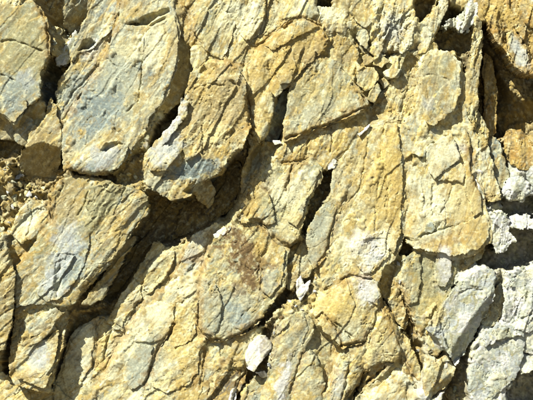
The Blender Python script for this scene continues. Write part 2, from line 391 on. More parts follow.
    # lid at the back
    V.append(to_world(np.array([cx]), np.array([cy]), np.array([zb]))); CC.append(colr[:1])
    a = prev[rmap[be[:, 0]]]; b = prev[rmap[be[:, 1]]]
    T = np.stack([b, a, np.full(len(a), base)], -1)
    return build_mesh(name, np.concatenate(V), np.concatenate(Q), np.concatenate(CC), mat or M_ROCK, True, T)

def link(name, me, parent=None, **props):
    o = bpy.data.objects.new(name, me); col.objects.link(o)
    if parent is not None:
        o.parent = parent
    for k, v in props.items():
        o[k] = v
    return o

# ------------------------------------------------------------------ the rocks
SLABS = 'slabs and blocks of the fractured rock face'
ROCKS = []
def rock(name, label, poly, cat=None, parts=(), group=SLABS, **kw):
    ROCKS.append((name, label, poly, cat or {'rock_slab': 'rock slab', 'rock_block': 'rock block', 'boulder': 'boulder', 'stone': 'stone'}[name], parts, group, kw))

# --- upper left
rock('rock_slab', 'large mottled buff slab with a fine crack in the top left corner region',
     [(-10, 9), (4, 8), (20, 8), (36, 5), (40, 10), (46, 18), (50, 28), (51, 42), (51, 57), (47, 63), (43, 75), (42, 88), (44, 98), (34, 104), (28, 108), (25, 117), (20, 126), (10, 118), (-10, 109)],
     z=21, g=(.04, .03), bev=(5, 5), pal='buff', ang=math.radians(80), back=34, fac=.7, rel=0.6,
     cracks=[([(5, 43), (15, 42), (26, 45), (36, 50), (45, 53)], .9, 2.2), ([(5, 76), (14, 80), (20, 84)], .8, 1.6)])
rock('rock_slab', 'thin earthy ledge above the large buff slab at the top left corner',
     [(-10, -10), (38, -10), (37, 3), (20, 6), (4, 7), (-10, 8)], z=14, g=(0, .2), pal='yellow', rel=1.2, back=30)
rock('rock_block', 'low grey block under the bottom edge of the large mottled buff slab',
     [(-10, 112), (8, 119), (18, 127), (18, 140), (8, 139), (-10, 136)], z=2, pal='grey', g=(.1, -.15), bev=(4, 4))
rock('rock_block', 'small knobbly grey block beside the kite-shaped block with the dark underside',
     [(19, 128), (25, 117), (32, 119), (35, 127), (32, 137), (30, 146), (20, 143), (15, 135)], z=8, pal='grey', dome=3, bev=(5, 4))
rock('rock_block', 'kite-shaped block lit above and dark underneath beside the large mottled slab',
     [(50, 106), (52, 99), (57, 112), (61, 125), (63, 145), (60, 157), (55, 172), (50, 182), (38, 183), (25, 180), (20, 166), (18, 158), (28, 149), (30, 144), (31, 135), (36, 128), (46, 130)],
     z=15, g=(0, .1), pal='tan', fac=.6, facs=[([(14, 152), (30, 148), (45, 143), (62, 149), (66, 190), (14, 190)], -22, 0, -.95, 4)], bev=(3, 4), back=30)
rock('rock_block', 'brown wedge at the top edge between the mottled slab and the pale leaning strip',
     [(40, -10), (66, -10), (64, 14), (62, 27), (53, 27), (47, 15), (41, 5)], z=-8, g=(-.2, -.75), pal='brown')
rock('rock_block', 'grey brown block at the top edge right of the brown wedge',
     [(67, -10), (100, -10), (92, 6), (84, 18), (78, 31), (70, 33), (64, 25), (67, 12)], z=-1, g=(-.35, -.35), pal='grey', bev=(4, 4), facs=[([(62, 22), (74, 14), (84, 8), (90, 10), (80, 36), (64, 36)], -6, -.5, -.5, 3)])
rock('stone', 'small pale angular stone lodged in the gap right of the mottled slab',
     [(51, 29), (56, 27), (61, 30), (60, 37), (53, 36)], z=0, pal='pale', bev=(3, 2.5), group='small stones wedged in gaps')
rock('rock_slab', 'narrow pale splinter leaning in the dark gap below the brown wedge',
     [(75, 31), (78, 36), (75, 50), (68, 64), (57, 66), (58, 58), (67, 45)], z=-2, g=(-.4, .1), pal='lilac', bev=(3, 3))
rock('rock_slab', 'whitish leaning strip with a small dark hollow near the top left',
     [(99, -10), (125, -10), (122, 8), (117, 20), (109, 33), (99, 43), (91, 50), (80, 52), (73, 61), (72, 55), (77, 42), (82, 28), (90, 12)], z=5, g=(.02, .05), pal='greybuff',
     facs=[([(79, 51), (83, 41), (90, 39), (97, 43), (89, 50)], -9, -.2, -.6, 2)], bev=(4, 4))
rock('rock_slab', 'long cream strip split by cracks along the left side of the blue-grey slab',
     [(119, 14), (113, 36), (105, 57), (98, 72), (88, 84), (80, 94), (72, 110), (65, 126), (61, 122), (57, 108), (57, 92), (62, 78), (70, 70), (78, 61), (90, 51), (103, 41), (112, 30)],
     z=4, g=(-.02, .04), pal='yellow', cracks=[([(100, 62), (85, 82), (74, 92), (70, 100)], 1.0, 2.5)], bev=(4, 3.5), rel=1.15)
rock('rock_slab', 'big smooth blue-grey and buff slab leaning across the upper left',
     [(125, -10), (172, -10), (176, 15), (180, 40), (178, 60), (173, 80), (168, 95), (160, 108), (153, 122), (144, 136), (134, 147), (127, 158), (118, 168), (108, 174), (95, 175), (82, 172), (73, 166), (66, 171), (64, 150), (66, 130), (73, 112), (81, 96), (89, 86), (98, 74), (105, 58), (113, 38), (120, 18)],
     z=14, g=(.03, .05), pal='greybuff', fac=.75, rel=0.6, bev=(5, 5), back=40,
     cracks=[([(144, 62), (143, 80), (141, 98)], 1.0, 2.0), ([(150, 30), (140, 44), (135, 52)], .8, 1.2), ([(108, 60), (118, 68)], .8, 1.0), ([(128, 112), (140, 102)], .8, 1.2)],
     facs=[([(128, 26), (150, 15), (170, 9), (172, 13), (158, 20), (146, 27)], -8, 0, -.5, 2.5), ([(148, 27), (166, 17), (168, 20), (152, 28)], -4, 0, -.3, 2),
           ([(70, 168), (80, 155), (96, 144), (118, 141), (128, 146), (122, 165), (108, 176), (90, 178)], 4, 0, .05, 4), ([(104, 149), (110, 143), (120, 142), (124, 145), (114, 149), (108, 152)], -6, 0, -.4, 2.5),
           ([(148, 90), (168, 84), (158, 112), (140, 140), (126, 150), (138, 120)], -3, -.35, 0, 5)])
rock('rock_slab', 'narrow ochre strip running down from the top edge beside the blue-grey slab',
     [(173, -10), (188, -10), (192, 18), (197, 38), (194, 49), (182, 36), (178, 14)], z=6, pal='ochre', g=(-.1, .05), bev=(4, 4))
rock('rock_slab', 'shaded greenish brown strip between the blue-grey slab and the overhanging tan block',
     [(180, 34), (190, 42), (194, 52), (191, 74), (186, 90), (179, 101), (168, 112), (159, 114), (168, 97), (174, 80), (180, 60)], z=0, g=(-.55, -.1), pal='tan', rel=1.2)
rock('stone', 'small cream block with a bright corner above the overhanging tan block',
     [(194, 48), (202, 46), (213, 55), (216, 67), (207, 73), (196, 73), (192, 60)], z=10, pal='yellow', g=(-.1, .1), bev=(4, 4), cat='stone', group='small stones wedged in gaps')

# --- upper middle
rock('rock_slab', 'wide pale yellow pitted slab at the top edge left of centre',
     [(187, -10), (270, -10), (267, 14), (263, 30), (258, 42), (252, 56), (246, 66), (232, 66), (222, 62), (211, 55), (198, 42), (192, 20)], z=9, g=(.02, .06), pal='yellow', fine=1.5, rel=.9, bev=(5, 5),
     cracks=[([(218, 12), (230, 14), (236, 24)], .8, 1.2), ([(226, 60), (228, 52)], 1.2, 3)])
rock('rock_block', 'overhanging tan block with a broken blue-grey lower edge above the dark cavity',
     [(193, 75), (206, 74), (216, 69), (228, 66), (238, 68), (243, 80), (246, 95), (248, 110), (249, 128), (247, 138), (243, 150), (233, 155), (227, 162), (222, 172), (212, 177), (203, 184), (196, 190), (186, 197), (176, 199), (166, 196), (155, 190), (149, 182), (146, 168), (148, 155), (155, 147), (163, 139), (172, 129), (180, 118), (184, 105), (190, 88)],
     z=30, g=(-.02, .09), pal='tan', rel=1.1, fine=1.5, bev=(6, 6), back=60,
     facs=[([(150, 158), (160, 148), (175, 148), (183, 160), (176, 170), (156, 172)], 2, 0, .1, 4), ([(155, 176), (162, 169), (178, 168), (190, 160), (204, 158), (218, 168), (206, 178), (190, 178), (176, 174), (164, 178)], -5, 0, -.42, 4),
           ([(150, 150), (186, 98), (190, 104), (182, 124), (168, 142), (152, 152)], -2, .35, .1, 5), ([(184, 192), (200, 178), (224, 168), (240, 150), (250, 128), (252, 160), (230, 180), (200, 200)], -5, -.2, -.5, 4),
           ([(198, 78), (242, 76), (246, 100), (225, 112), (196, 105)], 2, 0, -.1, 6)],
     cracks=[([(230, 83), (236, 86)], 1.6, 3.5), ([(203, 128), (205, 142), (203, 155)], .9, 2), ([(196, 90), (210, 86), (226, 88)], .8, 1.2)])
rock('rock_slab', 'smooth ochre rib to the right of the overhanging tan block',
     [(249, 70), (255, 52), (262, 39), (268, 50), (270, 75), (273, 94), (272, 114), (268, 134), (260, 142), (252, 132), (250, 108)], z=13, g=(-.1, .03), pal='yellow', dome=3, fac=.6, bev=(6, 5))
rock('rock_slab', 'large ochre slab with a dark brown crack along its upper left edge',
     [(262, 36), (275, 30), (292, 20), (305, 18), (322, 28), (327, 40), (322, 52), (312, 62), (305, 68), (298, 77), (290, 85), (282, 89), (276, 97), (272, 90), (269, 60)], z=12, g=(.03, .08), pal='ochre', bev=(5, 5), fine=1.2,
     cracks=[([(262, 45), (270, 38), (284, 31), (297, 21)], 1.2, 3.5), ([(275, 60), (290, 52), (305, 50)], .8, 1.0)])
rock('rock_slab', 'buff lump at the top edge left of the small square hole',
     [(271, -10), (315, -10), (316, 6), (318, 14), (310, 18), (302, 15), (290, 19), (275, 29), (265, 34), (268, 14)], z=9, g=(0, .1), pal='yellow', bev=(5, 5))
rock('rock_slab', 'smooth yellow slab with a pointed lower end at the top edge right of centre',
     [(349, -10), (386, -10), (381, 7), (373, 22), (366, 29), (357, 25), (350, 13)], z=10, g=(-.05, .1), pal='yellow', fac=.5, bev=(6, 5))
rock('rock_block', 'crumbly pale block below the small square hole at the top edge',
     [(317, 8), (330, 9), (346, 12), (350, 24), (344, 34), (335, 32), (327, 35), (318, 26), (313, 18)], z=6, pal='pale', rel=1.5, bev=(5, 4), dome=2)
rock('rock_block', 'ochre brown block above the sunlit slab with the overhanging lower edge',
     [(324, 44), (330, 36), (342, 38), (351, 41), (358, 52), (356, 64), (354, 82), (346, 72), (338, 62), (327, 58), (322, 52)], z=5, pal='ochre', rel=1.2, bev=(4, 4))
rock('rock_slab', 'dark streaked grey-brown slab standing in the upright channel',
     [(283, 92), (291, 86), (289, 100), (285, 118), (281, 132), (275, 142), (265, 142), (270, 124), (277, 106)], z=-8, g=(-.6, -.2), pal='slate', fac=.3, bev=(3, 3))
rock('rock_slab', 'greenish yellow slab whose overhanging lower edge casts a thin curved shadow',
     [(291, 87), (300, 77), (312, 67), (325, 61), (336, 63), (345, 75), (354, 86), (361, 93), (366, 105), (357, 112), (345, 118), (331, 122), (318, 128), (305, 133), (295, 137), (286, 141), (284, 131), (288, 110)],
     z=15, g=(0, .05), pal='greenish', bev=(5, 5), rel=.9, fac=.8)
rock('rock_slab', 'lumpy ochre ledge directly below the slab with the thin curved shadow',
     [(283, 143), (295, 136), (308, 132), (320, 128), (335, 121), (350, 116), (362, 113), (368, 122), (366, 129), (358, 138), (350, 148), (341, 158), (334, 163), (326, 169), (318, 163), (310, 160), (300, 162), (290, 166), (282, 163), (275, 158), (277, 148)],
     z=7, g=(0, .06), pal='ochre', dome=3, bev=(5, 5), cracks=[([(331, 128), (332, 142), (330, 152)], .9, 1.6), ([(308, 140), (306, 155)], .9, 1.4)])

# --- upper right
rock('rock_block', 'crumbly grey and cream boulder left of the dark slot at the top right',
     [(385, 0), (400, 2), (413, 12), (416, 30), (411, 45), (401, 53), (390, 49), (380, 53), (372, 45), (368, 36), (374, 23), (381, 9)], z=8, pal='pale', rel=1.6, fine=1.5, dome=3, bev=(5, 5), cracks=[([(384, 14), (388, 28), (380, 42)], 1, 2.2), ([(396, 30), (402, 44)], 1, 2)])
rock('rock_block', 'shattered cream block between the rubble stones and the big cracked slab',
     [(386, 58), (400, 54), (417, 52), (420, 75), (419, 96), (415, 112), (406, 121), (392, 119), (380, 118), (371, 113), (377, 99), (390, 84)], z=3, pal='yellow', rel=1.7, fac=1.3, bev=(4, 4),
     cracks=[([(400, 60), (396, 80), (388, 100), (384, 115)], 1, 3), ([(412, 62), (408, 88), (400, 112)], .9, 2.5), ([(378, 104), (398, 92)], .9, 2)])
rock('rock_slab', 'ragged pale strip slanting down from the top edge into the dark slot',
     [(447, -10), (447, 8), (440, 22), (433, 40), (426, 51), (418, 54), (420, 36), (425, 22), (432, 14), (440, 4), (443, -10)], z=4, pal='pale', rel=1.3, bev=(4, 3.5))
rock('boulder', 'jagged white lump hanging in the dark slot at the top right',
     [(468, 0), (476, 4), (477, 20), (470, 28), (461, 36), (457, 31), (453, 25), (446, 30), (444, 27), (449, 23), (458, 18), (464, 12)], jag=2.2, z=6, pal='white', rel=2.2, dome=1, bev=(5, 4), mat='white')
rock('rock_slab', 'thin knobbly upright fin lit along its left side beside the dark recess',
     [(475, 18), (480, 22), (481, 42), (479, 62), (477, 82), (476, 104), (474, 128), (467, 118), (469, 96), (470, 70), (472, 45)], z=10, g=(-.25, 0), pal='yellow', rel=1.5, bev=(4, 3))
rock('boulder', 'overhanging orange-brown rock in the top right corner casting the large shadow',
     [(479, -10), (545, -10), (545, 79), (525, 77), (517, 73), (508, 66), (503, 52), (497, 46), (490, 36), (483, 22)], z=26, g=(.15, .1), pal='orange', rel=1.7, fine=1.8, bev=(6, 6), back=60,
     facs=[([(503, 35), (512, 32), (520, 44), (525, 62), (522, 76), (510, 68), (504, 52)], -6, .1, .3, 3), ([(496, 12), (502, 24), (507, 40), (502, 48), (496, 40), (492, 22)], -4, -.5, 0, 3), ([(519, 34), (530, 34), (532, 60), (526, 66), (522, 48)], -5, -.5, -.2, 3)])

# --- right: the big cracked slab, its plates are parts
FLAKES = [
    ('flake', [(423, 60), (428, 54), (436, 56), (443, 52), (450, 54), (455, 60), (459, 72), (458, 86), (456, 104), (452, 112), (445, 118), (433, 125), (424, 122), (420, 105), (420, 84)],
     dict(dz=6, pal='greenish', rel=.5, cracks=[([(421, 78), (430, 75), (437, 77)], .7, 1.0), ([(439, 78), (446, 80), (453, 87)], .7, .9)])),
    ('flake', [(426, 149), (440, 139), (452, 133), (455, 148), (457, 160), (450, 165), (440, 172), (433, 179), (427, 170), (425, 160)], dict(dz=5, pal='pale', rel=.5)),
    ('flake', [(435, 179), (441, 172), (451, 166), (459, 163), (467, 171), (461, 181), (447, 181)], dict(dz=3)),
    ('flake', [(416, 145), (428, 139), (433, 141), (426, 146), (424, 156), (417, 158), (410, 153)], dict(dz=3.5, pal='pale')),
    ('ledge', [(405, 241), (414, 243), (425, 236), (436, 231), (452, 227), (470, 221), (484, 215), (488, 224), (486, 240), (478, 247), (464, 252), (452, 256), (440, 250), (428, 251), (414, 246)], dict(dz=3, pal='yellow', dg=(0, .1))),
    ('rib', [(463, 128), (469, 140), (468, 160), (472, 180), (478, 196), (480, 212), (472, 216), (466, 196), (463, 170), (461, 146)], dict(dz=2.5, pal='ochre')),
]
rock('rock_slab', 'big cracked yellow slab with raised plates on its upper half',
     [(421, 62), (429, 56), (441, 54), (452, 58), (458, 64), (461, 76), (461, 90), (462, 108), (468, 122), (474, 140), (472, 158), (474, 178), (480, 192), (482, 208), (487, 222), (487, 240), (478, 248), (464, 253), (452, 257), (440, 250), (428, 252), (414, 245), (404, 236), (402, 215), (403, 190), (402, 165), (402, 142), (406, 124), (416, 112), (420, 96), (419, 76)],
     parts=FLAKES, grow=3.2, z=9, g=(-.03, .03), pal='pale', fac=.6, rel=0.6, bev=(5, 5), back=30,
     cracks=[([(403, 238), (414, 240), (424, 234), (434, 231), (437, 222)], 1.2, 4), ([(432, 184), (431, 205), (433, 222)], .7, 1.4), ([(452, 183), (447, 200), (440, 212)], .7, 1.2), ([(464, 128), (470, 150), (468, 176), (476, 205)], 1, 2.5), ([(434, 231), (452, 226), (470, 222), (482, 216)], .9, 1.8), ([(412, 158), (418, 160), (425, 152)], .8, 1.8)],
     facs=[([(402, 160), (408, 160), (412, 240), (402, 240)], -2, .3, 0, 4), ([(426, 125), (460, 108), (470, 130), (460, 145), (440, 136)], -3, 0, .1, 4)])
rock('stone', 'small blue-grey pebble stuck on the lower part of the big cracked slab', [(425, 224), (431, 223), (433, 228), (430, 232), (425, 231)], z=13, pal='slate', back=6, bev=(2, 2), rel=.5, group='small stones wedged in gaps')
rock('rock_block', 'tapering yellow block with a white patch below the big cracked slab',
     [(405, 257), (415, 250), (430, 252), (444, 249), (452, 258), (455, 272), (453, 283), (446, 296), (438, 311), (426, 326), (420, 336), (416, 332), (410, 318), (404, 300), (401, 284)], z=10, g=(-.06, .02), pal='greenish', fac=.5, rel=.8, bev=(5, 5),
     cracks=[([(420, 258), (419, 280), (415, 300)], .8, 1.4)])
rock('rock_block', 'small grey angular block at the lower right corner of the big cracked slab', [(452, 257), (460, 250), (474, 246), (485, 246), (480, 257), (468, 266), (456, 277), (452, 268)], z=3, g=(-.1, .1), pal='grey', bev=(4, 3.5), cracks=[([(458, 250), (466, 262)], .8, 2)])
rock('boulder', 'rough white lump on the right edge of the big cracked slab', [(485, 228), (491, 216), (498, 212), (506, 214), (508, 229), (513, 240), (504, 250), (495, 253), (489, 243)], jag=2.0, z=8, pal='white', rel=1.5, dome=1, bev=(5, 4), mat='white')
rock('rock_block', 'upright cream block beside the right edge of the big cracked slab', [(472, 158), (478, 150), (486, 146), (490, 160), (493, 176), (497, 190), (499, 199), (490, 202), (484, 196), (477, 188), (472, 175)], z=8, g=(-.1, 0), pal='pale', bev=(5, 4), rel=1.2)
rock('rock_block', 'knobbly greenish block at the foot of the thin upright fin', [(463, 112), (472, 110), (481, 117), (487, 130), (486, 144), (478, 149), (471, 156), (467, 140), (463, 126)], z=5, pal='greenish', rel=1.7, bev=(4, 4), dome=2)
rock('rock_slab', 'thin crumbly pale strip between the upright cream block and the orange lump', [(488, 138), (496, 138), (500, 150), (505, 164), (509, 180), (503, 186), (499, 190), (494, 174), (491, 158)], z=0, pal='grey', rel=1.6, bev=(3, 3))
rock('boulder', 'orange lump below the large shadow at the right edge', [(505, 141), (511, 131), (522, 130), (531, 143), (545, 149), (545, 166), (532, 170), (519, 169), (510, 161), (506, 151)], z=0, g=(0, .3), pal='orange', rel=1.5, dome=4, bev=(5, 4))
rock('boulder', 'round white lump under the orange lump', [(503, 184), (510, 177), (522, 176), (528, 182), (528, 195), (521, 201), (508, 200), (503, 193)], jag=1.6, z=3, pal='white', rel=1.3, dome=5, bev=(5, 4))
rock('boulder', 'pale grey lump at the right edge beside the round white lump', [(525, 164), (534, 160), (545, 158), (545, 190), (533, 188), (526, 176)], z=4, pal='lilac', rel=1.2, dome=4, bev=(5, 4))
rock('rock_slab', 'bright crumbly ledge above the grey cave at the right edge', [(504, 217), (516, 216), (530, 217), (545, 215), (545, 229), (533, 226), (522, 230), (512, 227)], jag=2.0, z=6, g=(0, .5), pal='white', rel=1.6, bev=(4, 3.5))

# --- middle
rock('rock_slab', 'long upright yellow slab with a whitish scaly patch at its lower end',
     [(334, 168), (341, 158), (350, 148), (360, 137), (372, 126), (388, 120), (399, 124), (402, 150), (403, 180), (402, 205), (401, 230), (400, 246), (394, 256), (386, 264), (380, 272), (377, 281), (370, 277), (358, 273), (345, 277), (333, 282), (325, 289), (322, 276), (319, 265), (328, 250), (329, 236), (336, 218), (340, 204), (333, 198), (331, 186)],
     z=11, g=(.02, .03), pal='yellow', fac=.65, rel=.85, bev=(5, 5), back=34,
     cracks=[([(368, 140), (364, 165), (359, 190), (348, 202)], .8, 1.2), ([(384, 128), (380, 160), (376, 200), (374, 240)], .9, .7), ([(331, 200), (346, 201)], .7, 1.2), ([(352, 216), (360, 214), (366, 218)], .8, .8)],
     facs=[([(384, 122), (402, 122), (404, 240), (390, 258), (386, 200)], -2, -.1, 0, 4)])
rock('rock_slab', 'leaf-shaped grey-green slab beside the narrow dark crack',
     [(332, 199), (339, 202), (340, 208), (333, 224), (328, 240), (327, 250), (320, 262), (313, 269), (309, 259), (307, 242), (309, 226), (318, 212)], z=13, g=(-.05, .03), pal='greenish', fac=.5, rel=.7, bev=(5, 4))
rock('rock_slab', 'pale green slab with a brown spot between the cavity and the narrow dark crack',
     [(262, 168), (270, 158), (276, 158), (284, 165), (300, 162), (312, 161), (321, 168), (322, 177), (315, 188), (308, 200), (305, 214), (300, 229), (297, 240), (290, 245), (281, 243), (274, 238), (267, 226), (259, 219), (250, 221), (242, 224), (238, 214), (246, 196), (254, 180)],
     z=9, g=(.04, .04), pal='greenish', fac=.75, rel=1.0, bev=(5, 5), back=40, cracks=[([(293, 165), (290, 180), (287, 190)], 1.0, 2), ([(302, 168), (300, 176)], .9, 2), ([(252, 180), (256, 200), (248, 216)], 1, 2)])
rock('rock_block', 'small tan wedge at the right rim of the dark cavity',
     [(250, 132), (258, 142), (266, 143), (274, 143), (274, 156), (266, 160), (258, 170), (249, 184), (242, 192), (243, 176), (247, 160), (250, 148)], z=2, g=(-.3, 0), pal='tan', rel=1.3, bev=(4, 4), facs=[([(252, 150), (262, 140), (262, 160), (246, 186), (244, 176)], -8, -.5, 0, 4)])
rock('rock_slab', 'wide central slab with a dark rust stain and two blue-grey spots',
     [(258, 221), (250, 223), (240, 226), (229, 230), (218, 236), (211, 250), (207, 265), (204, 281), (200, 300), (198, 326), (206, 336), (216, 340), (226, 338), (245, 331), (258, 322), (264, 314), (272, 301), (284, 286), (287, 264), (288, 250), (280, 245), (272, 239), (266, 229)],
     z=8, g=(.02, .05), pal='greenish', fac=.75, bev=(5, 5), back=34, cracks=[([(258, 240), (261, 258), (258, 280)], .9, 1.8), ([(236, 262), (248, 268)], 1, 2.5), ([(215, 300), (225, 290)], .8, 1.0), ([(262, 268), (260, 290)], .8, 1.5)])
rock('rock_slab', 'small brown rubbly slab between the leaf-shaped slab and the central slab',
     [(296, 243), (303, 236), (308, 250), (312, 268), (308, 276), (300, 280), (292, 290), (287, 288), (289, 262), (290, 248)], z=0, g=(0, .1), pal='tan', rel=1.4, bev=(4, 4))
rock('rock_block', 'bulging yellow block with a bright white patch on its upper right shoulder',
     [(325, 291), (335, 284), (348, 278), (360, 275), (372, 279), (378, 290), (380, 301), (374, 317), (369, 331), (367, 340), (353, 343), (342, 348), (336, 340), (326, 331), (316, 325), (315, 312), (318, 300)],
     z=13, g=(-.02, .0), pal='yellow', dome=4, fac=.7, bev=(6, 6), back=34, facs=[([(318, 322), (336, 328), (352, 336), (346, 350), (330, 336)], -3, 0, -.3, 4)], cracks=[([(336, 322), (345, 330), (352, 336)], 1, 2)])
rock('rock_block', 'rounded yellow shoulder block right of the bulging block with the white patch',
     [(381, 300), (386, 306), (391, 318), (398, 334), (401, 350), (394, 360), (384, 358), (372, 366), (364, 373), (365, 358), (367, 342), (370, 330), (375, 316)], z=10, g=(-.05, .04), pal='yellow', dome=3, fac=.6, bev=(6, 5))
rock('rock_slab', 'rough ochre strip above the rounded yellow shoulder block',
     [(381, 271), (388, 264), (397, 258), (402, 266), (401, 286), (404, 302), (408, 318), (404, 328), (396, 320), (390, 306), (384, 296), (379, 288)], z=1, pal='ochre', rel=1.5, bev=(4, 4))
rock('rock_slab', 'recessed brown slab below the bulging yellow block',
     [(314, 323), (326, 331), (337, 341), (342, 350), (336, 363), (331, 378), (324, 388), (320, 370), (314, 356), (307, 349), (309, 336)], z=2, g=(-.1, .05), pal='tan', fac=.6, bev=(3, 4))
rock('rock_slab', 'tall grey slab with a white vein at the bottom edge near the centre',
     [(281, 322), (290, 315), (302, 311), (311, 318), (314, 326), (308, 339), (304, 352), (298, 363), (295, 376), (291, 391), (288, 410), (262, 410), (267, 391), (271, 366), (274, 345)], z=12, g=(-.04, .03), pal='greenish', fac=.7, dome=3, bev=(6, 5))
rock('rock_slab', 'smooth greenish yellow slab right of the tall slab with the white vein',
     [(304, 353), (310, 350), (317, 358), (321, 369), (323, 382), (321, 396), (319, 410), (289, 410), (292, 389), (297, 368)], z=12, g=(-.03, .04), pal='greenish', dome=3, fac=.5, bev=(5, 5))
rock('rock_block', 'small pale grey block at the bottom edge left of the tall veined slab', [(254, 380), (264, 376), (272, 374), (270, 388), (266, 410), (238, 410), (245, 393)], z=6, pal='grey', g=(-.1, .1), bev=(4, 4))
rock('rock_block', 'double-humped grey-tan block at the bottom edge right of centre',
     [(346, 348), (356, 345), (366, 343), (366, 354), (362, 373), (356, 386), (350, 400), (346, 410), (322, 410), (323, 398), (329, 383), (335, 373), (339, 358)], z=11, g=(-.05, .02), pal='greenish', dome=3, bev=(5, 5), cracks=[([(349, 362), (346, 380), (340, 400)], 1, 2.5)])
rock('rock_slab', 'thin pale shelf over the slanting dark crack at the bottom edge', [(366, 373), (374, 367), (384, 362), (394, 362), (386, 371), (372, 381), (360, 391), (357, 387), (362, 377)], z=7, g=(.1, .1), pal='greenish', bev=(4, 3.5))
rock('rock_block', 'white and yellow block at the bottom edge below the slanting dark crack', [(354, 410), (364, 397), (374, 389), (387, 379), (398, 368), (405, 374), (404, 390), (410, 410)], z=6, g=(-.05, .15), pal='pale', bev=(5, 4), dome=2)
rock('rock_block', 'narrow yellow upright block beside the tapering block', [(398, 334), (405, 336), (412, 350), (418, 366), (421, 380), (416, 386), (408, 378), (403, 366), (401, 350)], z=4, g=(-.1, .05), pal='yellow', rel=1.3, bev=(4, 4))

# --- middle left, below the cavity
rock('rock_slab', 'long leaning slab with a lilac-grey band left of the dark cavity',
     [(55, 186), (65, 179), (78, 176), (95, 178), (108, 181), (119, 187), (140, 190), (148, 196), (151, 204), (147, 214), (139, 224), (131, 232), (125, 245), (115, 258), (104, 270), (92, 283), (83, 292), (76, 301), (67, 306), (52, 303), (36, 302), (19, 306), (17, 290), (20, 266), (31, 252), (45, 234), (53, 222), (53, 202)],
     z=19, g=(.03, .05), pal='buff', rel=0.65, bev=(5, 5), back=44,
     facs=[([(92, 186), (118, 184), (150, 200), (140, 224), (120, 250), (96, 276), (80, 280), (96, 240), (84, 225)], 1, -.12, -.06, 5), ([(108, 218), (118, 212), (126, 222), (116, 228), (108, 226)], -4, 0, -.5, 3), ([(58, 270), (63, 262), (66, 285), (60, 298), (56, 290)], -4, -.6, 0, 3)],
     cracks=[([(66, 184), (58, 200), (54, 222)], 1, 2.2), ([(128, 206), (112, 228), (100, 250), (90, 270)], 1, 2.2), ([(92, 188), (86, 205), (80, 215)], .8, 1.4)])
rock('rock_block', 'crumbly lower end of the leaning slab with a smooth pale foot',
     [(19, 307), (36, 303), (52, 304), (67, 307), (67, 315), (64, 327), (61, 346), (55, 366), (50, 388), (40, 387), (20, 380), (14, 373), (15, 355), (18, 330)], z=16, grow=3.0, g=(.02, .05), pal='tan', rel=1.3, fac=1.3, bev=(5, 4), back=36,
     facs=[([(18, 318), (30, 312), (42, 312), (52, 322), (40, 332), (22, 342)], -3, 0, -.3, 3), ([(18, 352), (30, 342), (60, 330), (56, 366), (46, 378), (20, 376)], 2, 0, .05, 4)],
     cracks=[([(28, 338), (44, 330), (58, 318)], 1.2, 3), ([(22, 348), (40, 338), (60, 326)], 1.2, 3)])
rock('rock_slab', 'rough slab with shade in its dark colour at the back of the dark cavity', [(190, 205), (200, 196), (212, 184), (224, 172), (236, 164), (240, 172), (234, 188), (228, 204), (214, 216), (196, 226), (178, 232), (182, 216)], grow=5, rel=1.8, fine=2.5, z=-38, g=(.1, .1), pal='brown', fac=1.3, bev=(3, 4), back=20)  # brown palette paints the cavity's shade darker into the stone colour
rock('rock_slab', 'slab with shade in its dark brown colour at the left end of the dark cavity', [(150, 198), (166, 200), (184, 200), (190, 208), (178, 232), (160, 240), (140, 246), (132, 262), (116, 284), (104, 296), (118, 268), (132, 240), (146, 222)], grow=6, rel=1.8, fine=2.5, z=-38, g=(-.1, .1), pal='brown', fac=1.3, bev=(4, 4), back=20)  # stone colour lowered to brown so the cavity shadow comes out darker
rock('stone', 'angular tan stone in shade hanging under the overhanging block', [(196, 182), (208, 180), (214, 188), (213, 202), (208, 207), (199, 199), (194, 191)], z=2, g=(0, -.3), pal='tan', bev=(3, 3), back=30, group='small stones wedged in gaps')
rock('rock_slab', 'dim orange upright rib inside the shadowed recess at the top right', [(487, 52), (493, 58), (497, 78), (498, 104), (497, 132), (490, 140), (486, 118), (488, 92), (485, 70)], z=-14, g=(-.2, 0), pal='orange', bev=(3, 3), rel=1.4, back=24)
rock('rock_slab', 'thin lit splinter along the lower right flank of the long leaning slab',
     [(134, 237), (126, 254), (120, 268), (110, 284), (100, 299), (93, 304), (86, 302), (96, 288), (108, 272), (118, 256), (126, 242)], z=11, g=(-.3, .1), pal='tan', bev=(3, 3), rel=0.9)
rock('rock_block', 'three-cornered cream block beside the left end of the long leaning slab', [(30, 200), (40, 204), (47, 211), (52, 219), (46, 228), (38, 236), (25, 242), (14, 233), (20, 215)], z=11, g=(-.05, .15), pal='pale', fac=.5, bev=(4, 4), cracks=[([(30, 206), (34, 220), (28, 236)], .8, 1.5)])
rock('rock_block', 'small ochre block under the three-cornered cream block', [(12, 238), (24, 244), (37, 238), (30, 250), (20, 262), (13, 263), (9, 250)], z=4, pal='ochre', bev=(4, 4))
rock('rock_slab', 'brown upright strip at the left edge below the rubble', [(-10, 240), (8, 242), (14, 262), (18, 272), (17, 300), (14, 325), (8, 347), (-10, 350)], z=26, g=(-.1, 0), pal='tan', bev=(4, 4), rel=1.2)
rock('rock_block', 'pale yellow knob in the bottom left corner', [(-10, 374), (4, 372), (14, 380), (22, 384), (30, 392), (32, 410), (-10, 410)], z=4, g=(0, .25), pal='yellow', rel=1.2, bev=(5, 5))
rock('rock_block', 'ochre crust at the bottom edge below the crumbly end of the leaning slab', [(22, 382), (40, 388), (52, 390), (50, 410), (31, 410), (30, 392)], z=3, g=(0, .2), pal='ochre', rel=1.5, bev=(4, 4))
